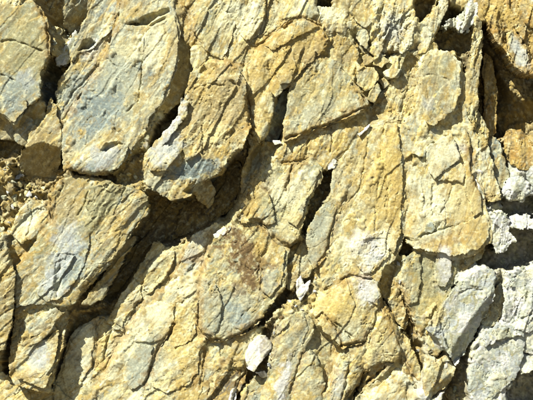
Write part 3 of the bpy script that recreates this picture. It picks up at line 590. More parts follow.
rock('rock_slab', 'sunlit cream slab whose top is cut by the shadow of the leaning slab',
     [(50, 394), (58, 376), (67, 348), (74, 331), (86, 325), (98, 318), (97, 328), (95, 340), (94, 352), (95, 366), (90, 380), (82, 396), (78, 410), (50, 410)], z=-4, g=(.02, .06), pal='pale', fac=.55, rel=.8, bev=(4, 5), back=30)
rock('rock_slab', 'narrow ochre strip between two thin dark cracks near the lower left', [(98, 320), (108, 322), (118, 328), (124, 334), (120, 346), (112, 359), (103, 370), (97, 378), (92, 376), (96, 366), (95, 350), (96, 334)], z=-5, g=(.02, .05), pal='yellow', rel=1.2, bev=(4, 3.5), cracks=[([(112, 330), (106, 345), (103, 365)], .9, 2.5)])
rock('rock_slab', 'yellow slab with a jagged upper tip rising into the shadow of the cavity',
     [(112, 316), (119, 303), (127, 290), (134, 278), (141, 265), (150, 251), (153, 241), (158, 243), (165, 249), (176, 248), (188, 239), (186, 244), (180, 256), (173, 272), (160, 288), (148, 298), (139, 304), (133, 314), (125, 332), (116, 328), (108, 322)],
     z=-4, g=(.03, .07), pal='yellow', rel=1.0, bev=(5, 5), back=40, cracks=[([(152, 262), (162, 264), (170, 268)], .8, 1.8), ([(140, 284), (152, 280)], .8, 1.4)])
rock('rock_slab', 'whitish slab between the dark zigzag crack and the rust-stained central slab',
     [(189, 240), (200, 232), (208, 228), (214, 225), (218, 224), (215, 234), (209, 248), (205, 265), (201, 282), (198, 300), (190, 304), (176, 302), (160, 296), (164, 290), (177, 273), (184, 258)],
     z=-2, g=(.02, .07), pal='pale', rel=1.0, bev=(5, 4.5), back=40, cracks=[([(207, 256), (196, 264), (190, 272)], 1.2, 3.5), ([(202, 268), (200, 284)], 1, 2.5)])
rock('rock_slab', 'grey and cream slab left of the long thin rusty split near the bottom',
     [(136, 316), (143, 305), (152, 299), (162, 297), (175, 303), (178, 318), (172, 328), (165, 341), (158, 347), (153, 362), (147, 378), (142, 396), (140, 410), (99, 410), (100, 394), (104, 378), (114, 361), (122, 348), (127, 333)],
     z=3, g=(.01, .06), pal='pale', fac=.5, rel=.75, bev=(4, 4.5), back=34)
rock('rock_slab', 'yellow slab with rusty streaks between the rusty split and the central slab',
     [(177, 304), (190, 305), (198, 302), (198, 326), (204, 340), (204, 356), (202, 380), (197, 410), (142, 410), (144, 397), (149, 379), (155, 362), (160, 347), (167, 341), (174, 328), (179, 318)],
     z=4, g=(.01, .06), pal='yellow', fac=.7, bev=(4, 4), back=34, cracks=[([(176, 350), (184, 342), (192, 338)], .8, 1.6), ([(172, 360), (180, 355)], .8, 1.6)])
rock('rock_slab', 'greenish grey slab below the wide central slab beside the reddish block',
     [(199, 329), (208, 337), (222, 340), (244, 333), (257, 326), (252, 342), (247, 357), (243, 366), (232, 366), (222, 368), (214, 376), (210, 390), (208, 410), (197, 410), (202, 380), (205, 352)], z=5, g=(.02, .04), pal='greenish', fac=.8, bev=(5, 4.5), cracks=[([(222, 345), (220, 360)], .9, 1.6)])
rock('rock_block', 'reddish brown block at the bottom edge left of the white stone', [(216, 379), (225, 371), (236, 369), (245, 370), (244, 381), (237, 392), (232, 410), (210, 410), (212, 392)], z=4, g=(-.1, .05), pal='brown', rel=1.1, bev=(4, 4))
rock('stone', 'bright white stone lying in the brown crack near the bottom centre', [(258, 334), (266, 334), (271, 341), (272, 348), (264, 357), (254, 370), (247, 366), (246, 352), (250, 342)], grow=0.2, jag=.6, z=14, g=(-.1, .1), pal='chalk', fac=.3, rel=.6, bev=(4, 4), back=10, mat='white', group='loose white stones')
rock('stone', 'small white pointed chip at the bottom edge below the white stone', [(232, 387), (236, 386), (236, 398), (232, 410), (226, 410), (229, 396)], grow=0.2, jag=.6, z=11, pal='chalk', rel=.5, bev=(2, 2), back=5, mat='white', group='loose white stones')
rock('stone', 'flat white sliver on the reddish soil right below the white stone', [(256, 372), (264, 370), (269, 375), (262, 377)], grow=0.2, jag=.6, z=6, pal='chalk', rel=.4, bev=(1.5, 1.5), back=5, mat='white', group='loose white stones')
rock('stone', 'thin white sliver lying on the rim of the cavity below the overhanging block', [(213, 234), (222, 229), (231, 227), (229, 232), (220, 237), (215, 238)], grow=0.2, jag=.6, z=6, pal='chalk', rel=.4, bev=(1.5, 1.5), back=5, mat='white', group='loose white stones')
rock('stone', 'pale square chip at the top of the narrow dark crack', [(326, 160), (332, 158), (336, 161), (334, 168), (328, 170)], grow=0.2, jag=.6, z=10, pal='chalk', rel=.4, bev=(2, 2), back=5, mat='white', group='loose white stones')
rock('stone', 'white crooked chip standing in the rubble above the tall veined slab', [(296, 281), (301, 274), (304, 284), (310, 280), (308, 290), (300, 301), (297, 296)], grow=0.2, jag=.6, z=6, pal='chalk', rel=.7, bev=(2.5, 2.5), back=5, mat='white', group='loose white stones')
rock('stone', 'thin white sliver wedged left of the long upright yellow slab', [(358, 134), (368, 126), (371, 124), (366, 131), (359, 137)], grow=0.2, jag=.6, z=11, pal='chalk', rel=.3, bev=(1.5, 1.5), back=5, mat='white', group='loose white stones')
rock('stone', 'small white flake on the ledge at the right rim of the cavity', [(272, 141), (280, 141), (282, 144), (275, 145)], grow=0.2, jag=.6, z=10, pal='chalk', rel=.3, bev=(1.2, 1.2), back=5, mat='white', group='loose white stones')

# --- lower right
rock('boulder', 'pale grey boulder with a dark right flank near the lower right',
     [(426, 326), (433, 312), (445, 299), (455, 286), (465, 276), (478, 269), (490, 269), (493, 281), (490, 300), (483, 315), (472, 334), (463, 350), (453, 363), (447, 351), (441, 345), (436, 335)], z=18, g=(-.05, .05), pal='lilac', bev=(5, 5), back=40, rel=1.1,
     facs=[([(494, 290), (480, 300), (464, 320), (450, 345), (448, 366), (470, 352), (490, 310)], -6, -.7, -.5, 5)], cracks=[([(458, 292), (470, 288), (480, 290)], 1, 2), ([(438, 318), (442, 332), (446, 346)], .9, 2)])
rock('rock_block', 'small yellowish block tucked under the left side of the pale grey boulder', [(426, 330), (432, 323), (437, 335), (441, 349), (436, 356), (428, 351)], z=9, pal='greenish', bev=(4, 3.5), rel=.8)
rock('rock_block', 'angular cream block below the pale grey boulder', [(423, 376), (425, 358), (430, 358), (436, 359), (445, 352), (453, 368), (450, 380), (441, 389), (430, 396), (424, 393)], z=9, g=(-.05, .1), pal='pale', bev=(4, 4), facs=[([(450, 370), (440, 382), (428, 390), (432, 400), (456, 380)], -5, -.4, -.6, 3)])
rock('boulder', 'large white-grey boulder at the bottom edge in the lower right corner',
     [(484, 332), (495, 324), (510, 326), (520, 332), (522, 345), (518, 362), (513, 376), (501, 386), (493, 396), (490, 410), (472, 410), (468, 386), (467, 371), (475, 351), (480, 341)], z=14, g=(-.05, .04), pal='lilac', fac=.7, bev=(6, 6), back=40, rel=1.0)
rock('rock_block', 'crumbly white block at the right edge above the large white-grey boulder', [(503, 285), (514, 278), (528, 270), (545, 268), (545, 322), (530, 330), (520, 330), (510, 324), (502, 318), (505, 300)], z=9, g=(-.05, .1), pal='white', rel=1.5, bev=(5, 5), cracks=[([(510, 326), (520, 318), (530, 312)], 1, 3)])
rock('rock_block', 'pale block at the right edge beside the large white-grey boulder', [(523, 334), (532, 328), (545, 324), (545, 352), (534, 353), (523, 350)], z=9, pal='white', rel=1.2, bev=(4, 4))
rock('rock_block', 'white ledge at the right edge above the dark lower right corner', [(521, 353), (532, 356), (545, 354), (545, 366), (530, 368), (520, 372), (518, 366)], z=9, pal='white', g=(0, .2), bev=(4, 3.5))
rock('rock_block', 'rough grey block in the rubble between the pale boulder and the crumbly white block', [(494, 290), (500, 284), (504, 296), (502, 312), (495, 322), (486, 328), (482, 322), (488, 306)], z=2, pal='grey', rel=1.5, bev=(4, 4))

# --- small traced stones of the rubble above the long upright slab
for lab, p, pal in (
        ('grey five-sided stone in the rubble left of the shattered cream block', [(362, 57), (368, 54), (374, 60), (370, 66), (364, 66)], 'grey'),
        ('yellow wedge stone right of the grey five-sided stone in the rubble', [(374, 58), (384, 57), (388, 62), (381, 68), (373, 65)], 'yellow'),
        ('tilted cream stone slab touching the shattered cream block', [(382, 73), (391, 68), (400, 71), (397, 78), (388, 79)], 'pale'),
        ('dark-edged small ochre stone under the tilted cream stone', [(378, 81), (385, 78), (390, 84), (384, 89)], 'ochre'),
        ('biggest yellow stone of the rubble left of the shattered cream block', [(355, 62), (362, 68), (374, 68), (379, 78), (373, 88), (364, 92), (357, 84)], 'yellow'),
        ('pointed yellow stone below the biggest yellow stone of the rubble', [(370, 92), (377, 84), (381, 92), (373, 103), (366, 100)], 'yellow'),
        ('tiny cream stone between two dark holes under the crumbly pale block', [(347, 23), (353, 21), (357, 26), (352, 30), (347, 28)], 'pale'),
        ('pale block stone left of the crumbly grey and cream boulder', [(358, 32), (366, 31), (369, 40), (366, 50), (360, 46), (356, 38)], 'pale'),
        ('round cream stone below the crumbly grey and cream boulder', [(372, 46), (380, 53), (386, 56), (378, 58), (371, 55), (367, 50)], 'yellow')):
    rock('stone', lab, p, z=5 + 3 * (hash(len(lab)) % 3), pal=pal, bev=(2, 2), rel=1.0, fac=1.3, back=18, grow=.4, jag=.8, group='stones of the rubble pocket at the top right', cat='stone')

# ------------------------------------------------------------------ the setting: the solid face that fills between the rocks, and the ground
PITS = [   # open places in the face: polygon, depth change, softness
    ([(146, 205), (156, 196), (190, 196), (225, 165), (244, 148), (242, 190), (222, 212), (212, 226), (204, 231), (186, 240), (176, 247), (164, 248), (153, 242), (149, 251), (140, 265), (133, 278), (118, 302), (110, 316), (98, 318), (85, 324), (73, 330), (66, 346), (57, 374), (52, 392), (48, 388), (60, 345), (68, 308), (92, 286), (118, 258), (132, 234)], -13, 3),
    ([(16, 152), (30, 150), (45, 145), (61, 149), (62, 160), (55, 174), (50, 184), (36, 186), (24, 182)], -34, 3), ([(450, 340), (470, 322), (482, 318), (474, 340), (466, 352), (466, 408), (438, 408), (450, 384)], -30, 3),
    ([(135, 200), (150, 190), (190, 190), (225, 165), (245, 145), (243, 190), (225, 215), (190, 235), (150, 245), (120, 280), (95, 315), (80, 310), (110, 270)], -22, 8),
    ([(52, 58), (60, 70), (63, 110), (58, 126), (50, 108), (44, 99), (43, 80)], -40, 5), ([(52, 60), (72, 58), (68, 74), (56, 75)], -16, 4), ([(62, 20), (80, 14), (79, 32), (67, 31)], -8, 4),
    ([(150, 146), (158, 128), (172, 110), (183, 96), (184, 110), (171, 132), (158, 148)], -42, 2.5), ([(72, 169), (95, 174), (114, 172), (118, 181), (104, 182), (78, 178)], -18, 3),
    ([(108, 160), (122, 150), (126, 160), (116, 172)], -10, 4), ([(114, 176), (134, 152), (150, 150), (150, 190), (120, 186)], -10, 5),
    ([(133, 234), (140, 240), (122, 268), (104, 292), (84, 312), (76, 330), (68, 354), (56, 386), (50, 386), (60, 350), (66, 318), (90, 286), (116, 256)], -16, 4),
    ([(335, 166), (331, 186), (320, 206), (310, 224), (303, 236), (302, 226), (312, 198), (324, 174)], -28, 4),
    ([(290, 248), (303, 240), (318, 268), (322, 292), (312, 312), (296, 300), (286, 300)], -9, 5),
    ([(303, 276), (286, 302), (266, 322), (246, 334), (242, 330), (262, 314), (282, 292), (297, 272)], -20, 3), ([(276, 318), (270, 350), (266, 374), (246, 384), (234, 408), (230, 408), (240, 376), (262, 350), (264, 326)], -14, 4),
    ([(368, 370), (360, 388), (350, 403), (345, 402), (356, 384)], -24, 2.5), ([(386, 365), (372, 379), (360, 390), (360, 386), (372, 374)], -14, 2),
    ([(401, 237), (415, 246), (408, 254), (400, 252)], -26, 2.5), ([(404, 296), (418, 336), (426, 362), (420, 372), (410, 346), (396, 318), (380, 296), (380, 280)], -15, 4),
    ([(457, 282), (440, 304), (426, 328), (422, 328), (438, 298)], -18, 2), ([(430, 352), (446, 350), (450, 358), (436, 360)], -14, 2),
    ([(490, 300), (472, 338), (466, 352), (466, 408), (440, 408), (452, 382), (454, 362), (476, 326)], -28, 5),
    ([(478, 26), (490, 20), (505, 34), (520, 60), (541, 64), (541, 132), (505, 136), (482, 140), (478, 100)], -46, 2.5), ([(440, 2), (466, 12), (474, 36), (470, 54), (455, 52), (440, 50), (436, 40)], -30, 5), ([(416, -2), (434, -2), (430, 12), (422, 22), (416, 16)], -24, 4),
    ([(456, 52), (470, 50), (469, 70), (460, 74)], -20, 4),
    ([(352, 28), (384, 50), (398, 54), (382, 100), (366, 112), (352, 84), (358, 60)], -7, 5), ([(-10, 132), (16, 138), (30, 150), (20, 160), (-10, 162)], -26, 5), ([(-10, 160), (18, 164), (24, 182), (50, 186), (52, 205), (30, 200), (14, 232), (-10, 240)], -17, 5),
    ([(14, 304), (21, 300), (22, 312), (15, 345), (14, 380), (5, 378), (7, 350)], -26, 3), ([(282, 90), (292, 86), (290, 102), (284, 130), (276, 143), (264, 143), (272, 118)], -20, 4),
    ([(316, -4), (330, -4), (330, 8), (317, 7)], -26, 2.5), ([(55, 150), (63, 146), (64, 164), (58, 173)], -28, 3),
    ([(484, 140), (505, 142), (508, 160), (502, 184), (504, 215), (490, 214), (483, 200), (494, 190)], -10, 4), ([(503, 200), (541, 196), (541, 217), (506, 217)], -30, 4),
    ([(484, 244), (510, 228), (541, 228), (541, 262), (500, 270), (478, 262)], -38, 5), ([(490, 266), (505, 266), (505, 300), (500, 325), (486, 330), (490, 300)], -10, 4), ([(520, 352), (541, 366), (541, 404), (505, 404), (512, 380)], -26, 5),
]
for _r in ROCKS:      # hollows that belong to one rock go into the solid face as well
    for _f in _r[6].get('facs', ()):
        if _f[1] <= -4:
            PITS.append((_f[0], _f[1] * .8 - 8, 2.5))
_cs = 4.0
_gx, _gy = np.meshgrid(np.arange(-40, 576, _cs, dtype=np.float32), np.arange(-40, 444, _cs, dtype=np.float32))
_num = np.full(_gx.shape, 2e-4, np.float32); _den = np.full(_gx.shape, 1e-4, np.float32)
for _n, _l, _p, _c, _pt, _g, _k in ROCKS:
    if _n == 'stone':
        continue
    _pp = np.asarray(_p, np.float32); _cx, _cy = _pp.mean(0); _gr = _k.get('g', (0, 0)); _z = _k.get('z', 0)
    _lo = _pp.min(0); _hi = _pp.max(0)
    _w = 1 / (1 + (np.maximum(-poly_sdf(_gx, _gy, _pp), 0) / 3.5) ** 2) ** 2.5
    _pl = _z + np.clip(_gr[0] * (_gx - _cx) + _gr[1] * (_gy - _cy), -10, 10)
    _num += _w * _pl; _den += _w
SURF = _num / _den
def surf(x, y):
    fx = np.clip((x + 40) / _cs, 0, SURF.shape[1] - 1.001); fy = np.clip((y + 40) / _cs, 0, SURF.shape[0] - 1.001)
    ix = fx.astype(int); iy = fy.astype(int); fx = fx - ix; fy = fy - iy
    return (SURF[iy, ix] * (1 - fx) + SURF[iy, ix + 1] * fx) * (1 - fy) + (SURF[iy + 1, ix] * (1 - fx) + SURF[iy + 1, ix + 1] * fx) * fy

def pit_depth(x, y):
    b = np.zeros(x.shape, np.float32)
    jx = x + 2.2 * fbm(x / 9, y / 9, 903, 3) + 1.3 * facets(x / 5, y / 5, 905, 1, .8); jy = y + 2.2 * fbm(x / 9, y / 9, 904, 3) + 1.3 * facets(x / 5, y / 5, 906, 1, .8)
    for p, dz, soft in PITS:
        b = np.minimum(b, dz * sstep(-soft * .3, soft, poly_sdf(jx, jy, p) + (2.0 if dz < -20 else .6)))
    return b

def face_depth(x, y, p=None):
    b = np.minimum(surf(x, y), 16) - 1.2 + 2.6 * fbm(x / 16, y / 16, 900, 3) + (pit_depth(x, y) if p is None else p)
    out = np.maximum(np.maximum(-x, x - 533), np.maximum(-y, y - 400))
    f = sstep(6, 60, out)
    return b * (1 - f) + f * (2 + 12 * fbm(x / 90, y / 90, 910, 3) + 11 * facets(fabric(x, y)[0] / 130, fabric(x, y)[1] / 46, 911, 1.1, .6) + 5 * facets(fabric(x, y)[0] / 60, fabric(x, y)[1] / 24, 912, 1.1, .6))

def face_surface(x, y):
    p = pit_depth(x, y); pd = sstep(-3, -12, p)
    return face_depth(x, y, p) + relief(x, y, 0, 920, 1.0, 1.0, 1.3) + (.7 + 1.6 * pd) * facets(x / 7, y / 6, 921, 1.1, .6) + (.3 + .9 * pd) * facets(x / 3, y / 2.8, 922, 1.1, .6) + pd * 2.2 * facets(x / 13, y / 10, 923, 1.2, .8)

def make_face():
    def axis(lo, a, b, hi, fine, coarse):
        return np.concatenate([np.arange(lo, a, coarse), np.arange(a, b, fine), np.arange(b, hi + coarse, coarse)]).astype(np.float32)
    ax = axis(-400, -50, 583, 933, 1.0, 2.4); ay = axis(-240, -40, 440, 562, 1.0, 2.4)
    gx, gy = np.meshgrid(ax, ay)
    X = gx.ravel(); Y = gy.ravel()
    ang = 0
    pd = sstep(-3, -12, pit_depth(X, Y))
    Z = face_surface(X, Y)
    X0, Y0 = X, Y
    X = X0 + .55 * np.minimum(Z, 6); Y = Y0 + .4 * np.minimum(Z, 6)     # the stone's colours run into the pits, not just across them
    c = stone_colour(X, Y, 'yellow', ang, 930)
    def over(t, pal_):
        nonlocal c
        m = t > .01
        c[m] = c[m] * (1 - t[m, None]) + stone_colour(X[m], Y[m], pal_, ang, 930) * t[m, None]
    wob = 40 * fbm(X / 40, Y / 40, 933, 3)
    over(sstep(230, 120, X + wob), 'buff')
    over(sstep(425, 490, X + .2 * (Y - 200) + wob * .4) * sstep(120, 190, Y), 'white')
    over(sstep(465, 482, X) * sstep(160, 130, Y) * .8, 'orange')
    over(np.maximum(pd * .92, sstep(.15, .7, fbm(X / 30, Y / 30, 931, 4)) * .5) * (1 - .6 * sstep(430, 490, X) * sstep(120, 190, Y)), 'brown')  # pits browned to deepen their shade in colour; noise adds brown drifts elsewhere
    h, w_ = gx.shape
    I = np.arange(h * w_).reshape(h, w_)
    q = np.stack([I[:-1, :-1].ravel(), I[1:, :-1].ravel(), I[1:, 1:].ravel(), I[:-1, 1:].ravel()], -1)
    rim = np.concatenate([I[0, :], I[1:, -1], I[-1, -2::-1], I[-2:0:-1, 0]])
    wall = sstep(.15, .9, pd * (1 - pd) * 4)
    V = to_world(X0 + wall * 1.5 * perlin(Z / 5, Y0 / 5, 941), Y0 + wall * 1.5 * perlin(Z / 5, X0 / 5, 942), Z); n = len(X)
    Vb = V[rim].copy(); Vb[:, 1] = 1.4
    cur = n + np.arange(len(rim)); nx = np.roll(np.arange(len(rim)), -1)
    q2 = np.stack([rim, rim[nx], cur[nx], cur], -1)
    lid = np.array([[cur[0], cur[len(ax) - 1], cur[len(ax) + len(ay) - 2], cur[2 * len(ax) + len(ay) - 3]]])
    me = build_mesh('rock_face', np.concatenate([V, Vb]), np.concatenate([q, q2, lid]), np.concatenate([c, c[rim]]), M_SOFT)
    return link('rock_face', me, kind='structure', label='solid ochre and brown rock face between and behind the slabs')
make_face()

def make_ground():
    xs = np.concatenate([np.linspace(-200, -6, 20), np.linspace(-5.5, 5.5, 120), np.linspace(6, 200, 20)])
    ys = np.concatenate([np.linspace(-200, -9, 20), np.linspace(-8.5, .6, 100), np.linspace(1.5, 200, 16)])
    gx, gy = np.meshgrid(xs, ys); X = gx.ravel().astype(np.float32); Y = gy.ravel().astype(np.float32)
    near = sstep(12, 6, np.hypot(X, Y))
    Z = .06 * fbm(X / 1.2, Y / 1.2, 41, 4) * near + .012 * fbm(X / .18, Y / .18, 42, 2) * near
    Z = Z + .22 * sstep(-1.6, -.1, Y) * near * (1 + .4 * fbm(X / .9, Y / .9, 43, 3))
    h, w_ = gx.shape; I = np.arange(h * w_).reshape(h, w_)
    q = np.stack([I[:-1, :-1].ravel(), I[:-1, 1:].ravel(), I[1:, 1:].ravel(), I[1:, :-1].ravel()], -1)
    c = np.broadcast_to(np.array((.15, .125, .085), np.float32), (len(X), 3)) * (1 + .2 * fbm(X / .7, Y / .7, 44, 4))[:, None]
    link('ground', build_mesh('ground', np.stack([X, Y, Z], -1), q, c, M_SOFT), kind='structure', label='dusty pale ground at the foot of the rock face')
make_ground()

# ------------------------------------------------------------------ the rocks and their parts
PARTS = {   # plates, veins and crusts that belong to one rock
    'big smooth blue-grey and buff slab leaning across the upper left': [('plate', [(144, 40), (152, 30), (166, 22), (175, 18), (179, 40), (177, 60), (172, 80), (166, 96), (156, 112), (146, 128), (141, 120), (141, 98), (143, 80), (144, 60)], dict(dz=3, dg=(-.06, 0))),
            ('bulge', [(70, 168), (80, 155), (96, 146), (106, 142), (120, 141), (130, 147), (124, 164), (112, 173), (96, 176), (82, 173)], dict(dz=6, dome=3, pal='greybuff', facs=[([(103, 151), (108, 144), (119, 141), (125, 145), (114, 150), (108, 153)], -7, 0, -.4, 2)], back=20))],
    'overhanging tan block with a broken blue-grey lower edge above the dark cavity': [('spur', [(184, 100), (190, 104), (186, 118), (176, 134), (166, 146), (158, 158), (150, 168), (147, 160), (152, 150), (162, 139), (172, 128), (180, 116)], dict(dz=4, pal='white', back=20, rel=.9)),
            ('broken_edge', [(152, 178), (160, 168), (176, 166), (190, 158), (202, 154), (216, 164), (222, 171), (212, 177), (202, 183), (192, 187), (180, 182), (164, 186)], dict(dz=0, pal='slate', rel=1.5, dg=(0, -.3), back=20)),
            ('knob', [(150, 160), (158, 149), (170, 146), (180, 152), (184, 162), (176, 170), (160, 172), (152, 170)], dict(dz=4, dome=3, pal='greybuff', back=18))],
    'long leaning slab with a lilac-grey band left of the dark cavity': [('plate', [(92, 187), (110, 184), (140, 192), (150, 200), (145, 214), (138, 224), (130, 232), (124, 245), (114, 258), (102, 270), (90, 282), (82, 286), (92, 262), (100, 240), (96, 222), (88, 206)], dict(dz=3, pal='olive', rel=1.2, dg=(-.08, -.05), back=20)),
            ('band', [(70, 226), (82, 218), (90, 226), (92, 244), (86, 264), (76, 282), (66, 296), (50, 300), (42, 292), (50, 270), (60, 248)], dict(dz=2.5, pal='lilac', rel=.9, facs=[([(58, 262), (64, 258), (65, 280), (60, 296), (56, 286)], -5, -.6, 0, 2.5)]))],
    'large ochre slab with a dark brown crack along its upper left edge': [('flake', [(276, 58), (288, 50), (304, 48), (316, 52), (312, 62), (304, 68), (297, 77), (288, 85), (280, 86), (275, 74)], dict(dz=3, pal='ochre')), ('ledge', [(264, 44), (276, 34), (292, 23), (304, 21), (318, 28), (306, 34), (288, 42), (272, 52)], dict(dz=2.5, pal='yellow'))],
    'wide pale yellow pitted slab at the top edge left of centre': [('plate', [(196, 14), (222, 10), (236, 24), (230, 44), (222, 60), (210, 54), (199, 42), (193, 24)], dict(dz=2.5, pal='olive')), ('crust', [(236, 0), (266, -6), (265, 16), (258, 36), (246, 44), (238, 28)], dict(dz=2.5, pal='pale', fine=1.6))],
    'long upright yellow slab with a whitish scaly patch at its lower end': [('crust', [(350, 248), (360, 238), (372, 234), (384, 230), (390, 242), (386, 256), (378, 266), (370, 274), (360, 268), (354, 258)], dict(dz=2.5, pal='white', rel=1.3, fine=1.5)), ('rib', [(384, 124), (396, 124), (400, 150), (401, 190), (399, 230), (392, 252), (386, 240), (388, 200), (384, 160)], dict(dz=2.5, pal='ochre'))],
    'bulging yellow block with a bright white patch on its upper right shoulder': [('calcite_patch', [(357, 277), (368, 276), (376, 282), (379, 296), (376, 304), (368, 300), (362, 290)], dict(dz=3.5, pal='white', rel=.8, mat='white')), ('flake', [(318, 318), (332, 322), (344, 330), (352, 342), (342, 347), (335, 339), (324, 330)], dict(dz=2.5, pal='greybuff'))],
    'tapering yellow block with a white patch below the big cracked slab': [('calcite_patch', [(436, 251), (446, 250), (450, 262), (449, 276), (444, 286), (437, 284), (435, 268)], dict(dz=3, pal='white', rel=.6, mat='white')), ('flake', [(406, 258), (419, 254), (420, 280), (416, 300), (408, 304), (403, 286)], dict(dz=2.5))],
    'tall grey slab with a white vein at the bottom edge near the centre': [('vein', [(283, 352), (290, 350), (290, 366), (286, 384), (280, 400), (274, 404), (276, 384), (280, 366)], dict(dz=2, pal='white', rel=.7, mat='white')), ('flake', [(284, 324), (294, 316), (303, 314), (308, 326), (302, 342), (294, 350), (286, 346), (282, 336)], dict(dz=2.5, pal='greybuff'))],
    'wide central slab with a dark rust stain and two blue-grey spots': [('plate', [(259, 226), (267, 232), (274, 242), (284, 250), (284, 266), (280, 284), (270, 296), (263, 290), (262, 270), (260, 248)], dict(dz=2.5)), ('flake', [(206, 286), (216, 284), (222, 300), (220, 320), (214, 336), (204, 330), (202, 310)], dict(dz=2.5, pal='buff'))],
    'pale green slab with a brown spot between the cavity and the narrow dark crack': [('plate', [(284, 168), (300, 164), (312, 164), (320, 170), (314, 186), (306, 200), (302, 214), (296, 226), (288, 220), (286, 200), (288, 184)], dict(dz=2.5, pal='pale')), ('flake', [(250, 206), (258, 192), (266, 190), (272, 204), (274, 222), (266, 224), (258, 217), (248, 219)], dict(dz=2.5))],
    'large mottled buff slab with a fine crack in the top left corner region': [('flake', [(-8, 90), (14, 94), (30, 100), (32, 105), (25, 115), (19, 124), (10, 117), (-8, 108)], dict(dz=2.5, pal='greybuff'))],
    'crumbly lower end of the leaning slab with a smooth pale foot': [('foot', [(20, 350), (34, 342), (48, 338), (60, 330), (60, 348), (54, 368), (49, 385), (40, 384), (22, 377), (17, 364)], dict(dz=4, pal='pale', rel=.7, back=18)), ('shard', [(30, 322), (44, 312), (58, 308), (64, 314), (58, 322), (44, 330), (32, 336)], dict(dz=4, pal='greybuff', rel=1.4)), ('shard', [(24, 340), (40, 334), (56, 324), (58, 330), (44, 338), (28, 348)], dict(dz=4, pal='greybuff', rel=1.4))],
    'pale grey boulder with a dark right flank near the lower right': [],
    'large white-grey boulder at the bottom edge in the lower right corner': [('rim', [(484, 334), (496, 326), (510, 328), (518, 334), (508, 336), (494, 338), (484, 344)], dict(dz=3.5, pal='white', rel=1.3))],
    'sunlit cream slab whose top is cut by the shadow of the leaning slab': [('flake', [(68, 346), (80, 330), (92, 322), (93, 344), (90, 366), (80, 384), (68, 392), (62, 374)], dict(dz=2)), ('chip_face', [(56, 386), (66, 396), (74, 402), (72, 410), (52, 410)], dict(dz=3, pal='yellow'))],
    'grey and cream slab left of the long thin rusty split near the bottom': [('plate', [(144, 306), (158, 301), (174, 306), (174, 322), (166, 338), (150, 342), (136, 340), (132, 326)], dict(dz=2, pal='pale', rel=.6)), ('flake', [(136, 344), (152, 346), (152, 360), (144, 382), (132, 388), (124, 376), (128, 358)], dict(dz=2, pal='grey', rel=.5))],
    'yellow slab with a jagged upper tip rising into the shadow of the cavity': [('flake', [(112, 312), (122, 294), (134, 280), (142, 286), (140, 300), (130, 312), (122, 326), (114, 322)], dict(dz=2, pal='pale', rel=.7)), ('plate', [(150, 262), (160, 254), (174, 252), (172, 268), (162, 282), (150, 294), (144, 288), (144, 272)], dict(dz=2))],
    'yellow slab with rusty streaks between the rusty split and the central slab': [('flake', [(178, 310), (190, 308), (196, 314), (196, 332), (186, 344), (174, 346), (174, 330)], dict(dz=2, pal='pale')), ('plate', [(162, 352), (176, 350), (192, 342), (200, 346), (198, 372), (186, 384), (166, 392), (154, 386), (156, 366)], dict(dz=2))],
    'overhanging orange-brown rock in the top right corner casting the large shadow': [('knob', [(503, 36), (511, 33), (518, 44), (523, 60), (520, 74), (511, 69), (505, 54)], dict(dz=1, pal='greybuff', rel=1.2, back=20)), ('bulge', [(520, -8), (545, -8), (545, 30), (532, 34), (520, 26), (514, 8)], dict(dz=5, dome=4, pal='ochre', back=20))],
}
for name, label, poly, cat, parts, group, kw in ROCKS:
    parts = list(parts) + PARTS.get(label, [])
    if kw.get('mat') == 'white':
        kw['mat'] = M_WHITE
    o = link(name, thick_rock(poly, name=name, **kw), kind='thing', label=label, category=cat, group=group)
    for pn, pp, pk in parts:
        pk = dict(pk); pc = np.mean(np.asarray(pp, float), 0); rc = np.mean(np.asarray(poly, float), 0); g0 = kw.get('g', (0, 0)); dg = pk.pop('dg', (0, 0))
        pk['z'] = kw.get('z', 0) + g0[0] * (pc[0] - rc[0]) + g0[1] * (pc[1] - rc[1]) + pk.pop('dz')
        pk['g'] = (g0[0] + dg[0], g0[1] + dg[1])
        for key, val in (('rel', kw.get('rel', 1.)), ('fac', kw.get('fac', 1.)), ('pal', kw.get('pal', 'yellow')), ('back', 12), ('grow', .6), ('bev', (2.5, 3))):
            pk.setdefault(key, val)
        pk.pop('mat', None); pk['pal0'] = kw.get('pal', 'yellow')
        link(pn, thick_rock(pp, name=pn, **pk), parent=o)

# ------------------------------------------------------------------ loose fragments in the pockets
def chip_mesh(seed, pal, flat=.7):
    rng = np.random.RandomState(seed)
    bm = bmesh.new(); bmesh.ops.create_icosphere(bm, subdivisions=3, radius=1)
    v = np.array([q.co[:] for q in bm.verts], np.float32)
    f = np.array([[q.index for q in t.verts] for t in bm.faces], np.int32); bm.free()
    for _ in range(15):
        n = rng.normal(size=3); n /= np.linalg.norm(n); dd = rng.uniform(.30, .68)
        h = v @ n - dd
        v = v - np.outer(np.maximum(h, 0), n) * .98
    v *= np.array([1, flat * rng.uniform(.8, 1.2), rng.uniform(.55, .95)])
    v += .05 * np.stack([perlin(v[:, 0] * 4 + 9 * k, v[:, 2] * 4 + v[:, 1] * 3, seed + k) for k in range(3)], -1)
    base = np.array(C[PAL[pal][0]], np.float32); alt = np.array(C[PAL[pal][rng.randint(1, 3)]], np.float32)
    t = sstep(-.3, .5, fbm(v[:, 0] * 2, v[:, 2] * 2 + v[:, 1], seed, 3))[:, None]
    c = (base * (1 - t) + alt * t) * rng.uniform(.85, 1.1)
    return build_mesh('stone_chip', v, np.zeros((0, 4), np.int32), c, M_WHITE if pal == 'white' else M_ROCK, False, f)

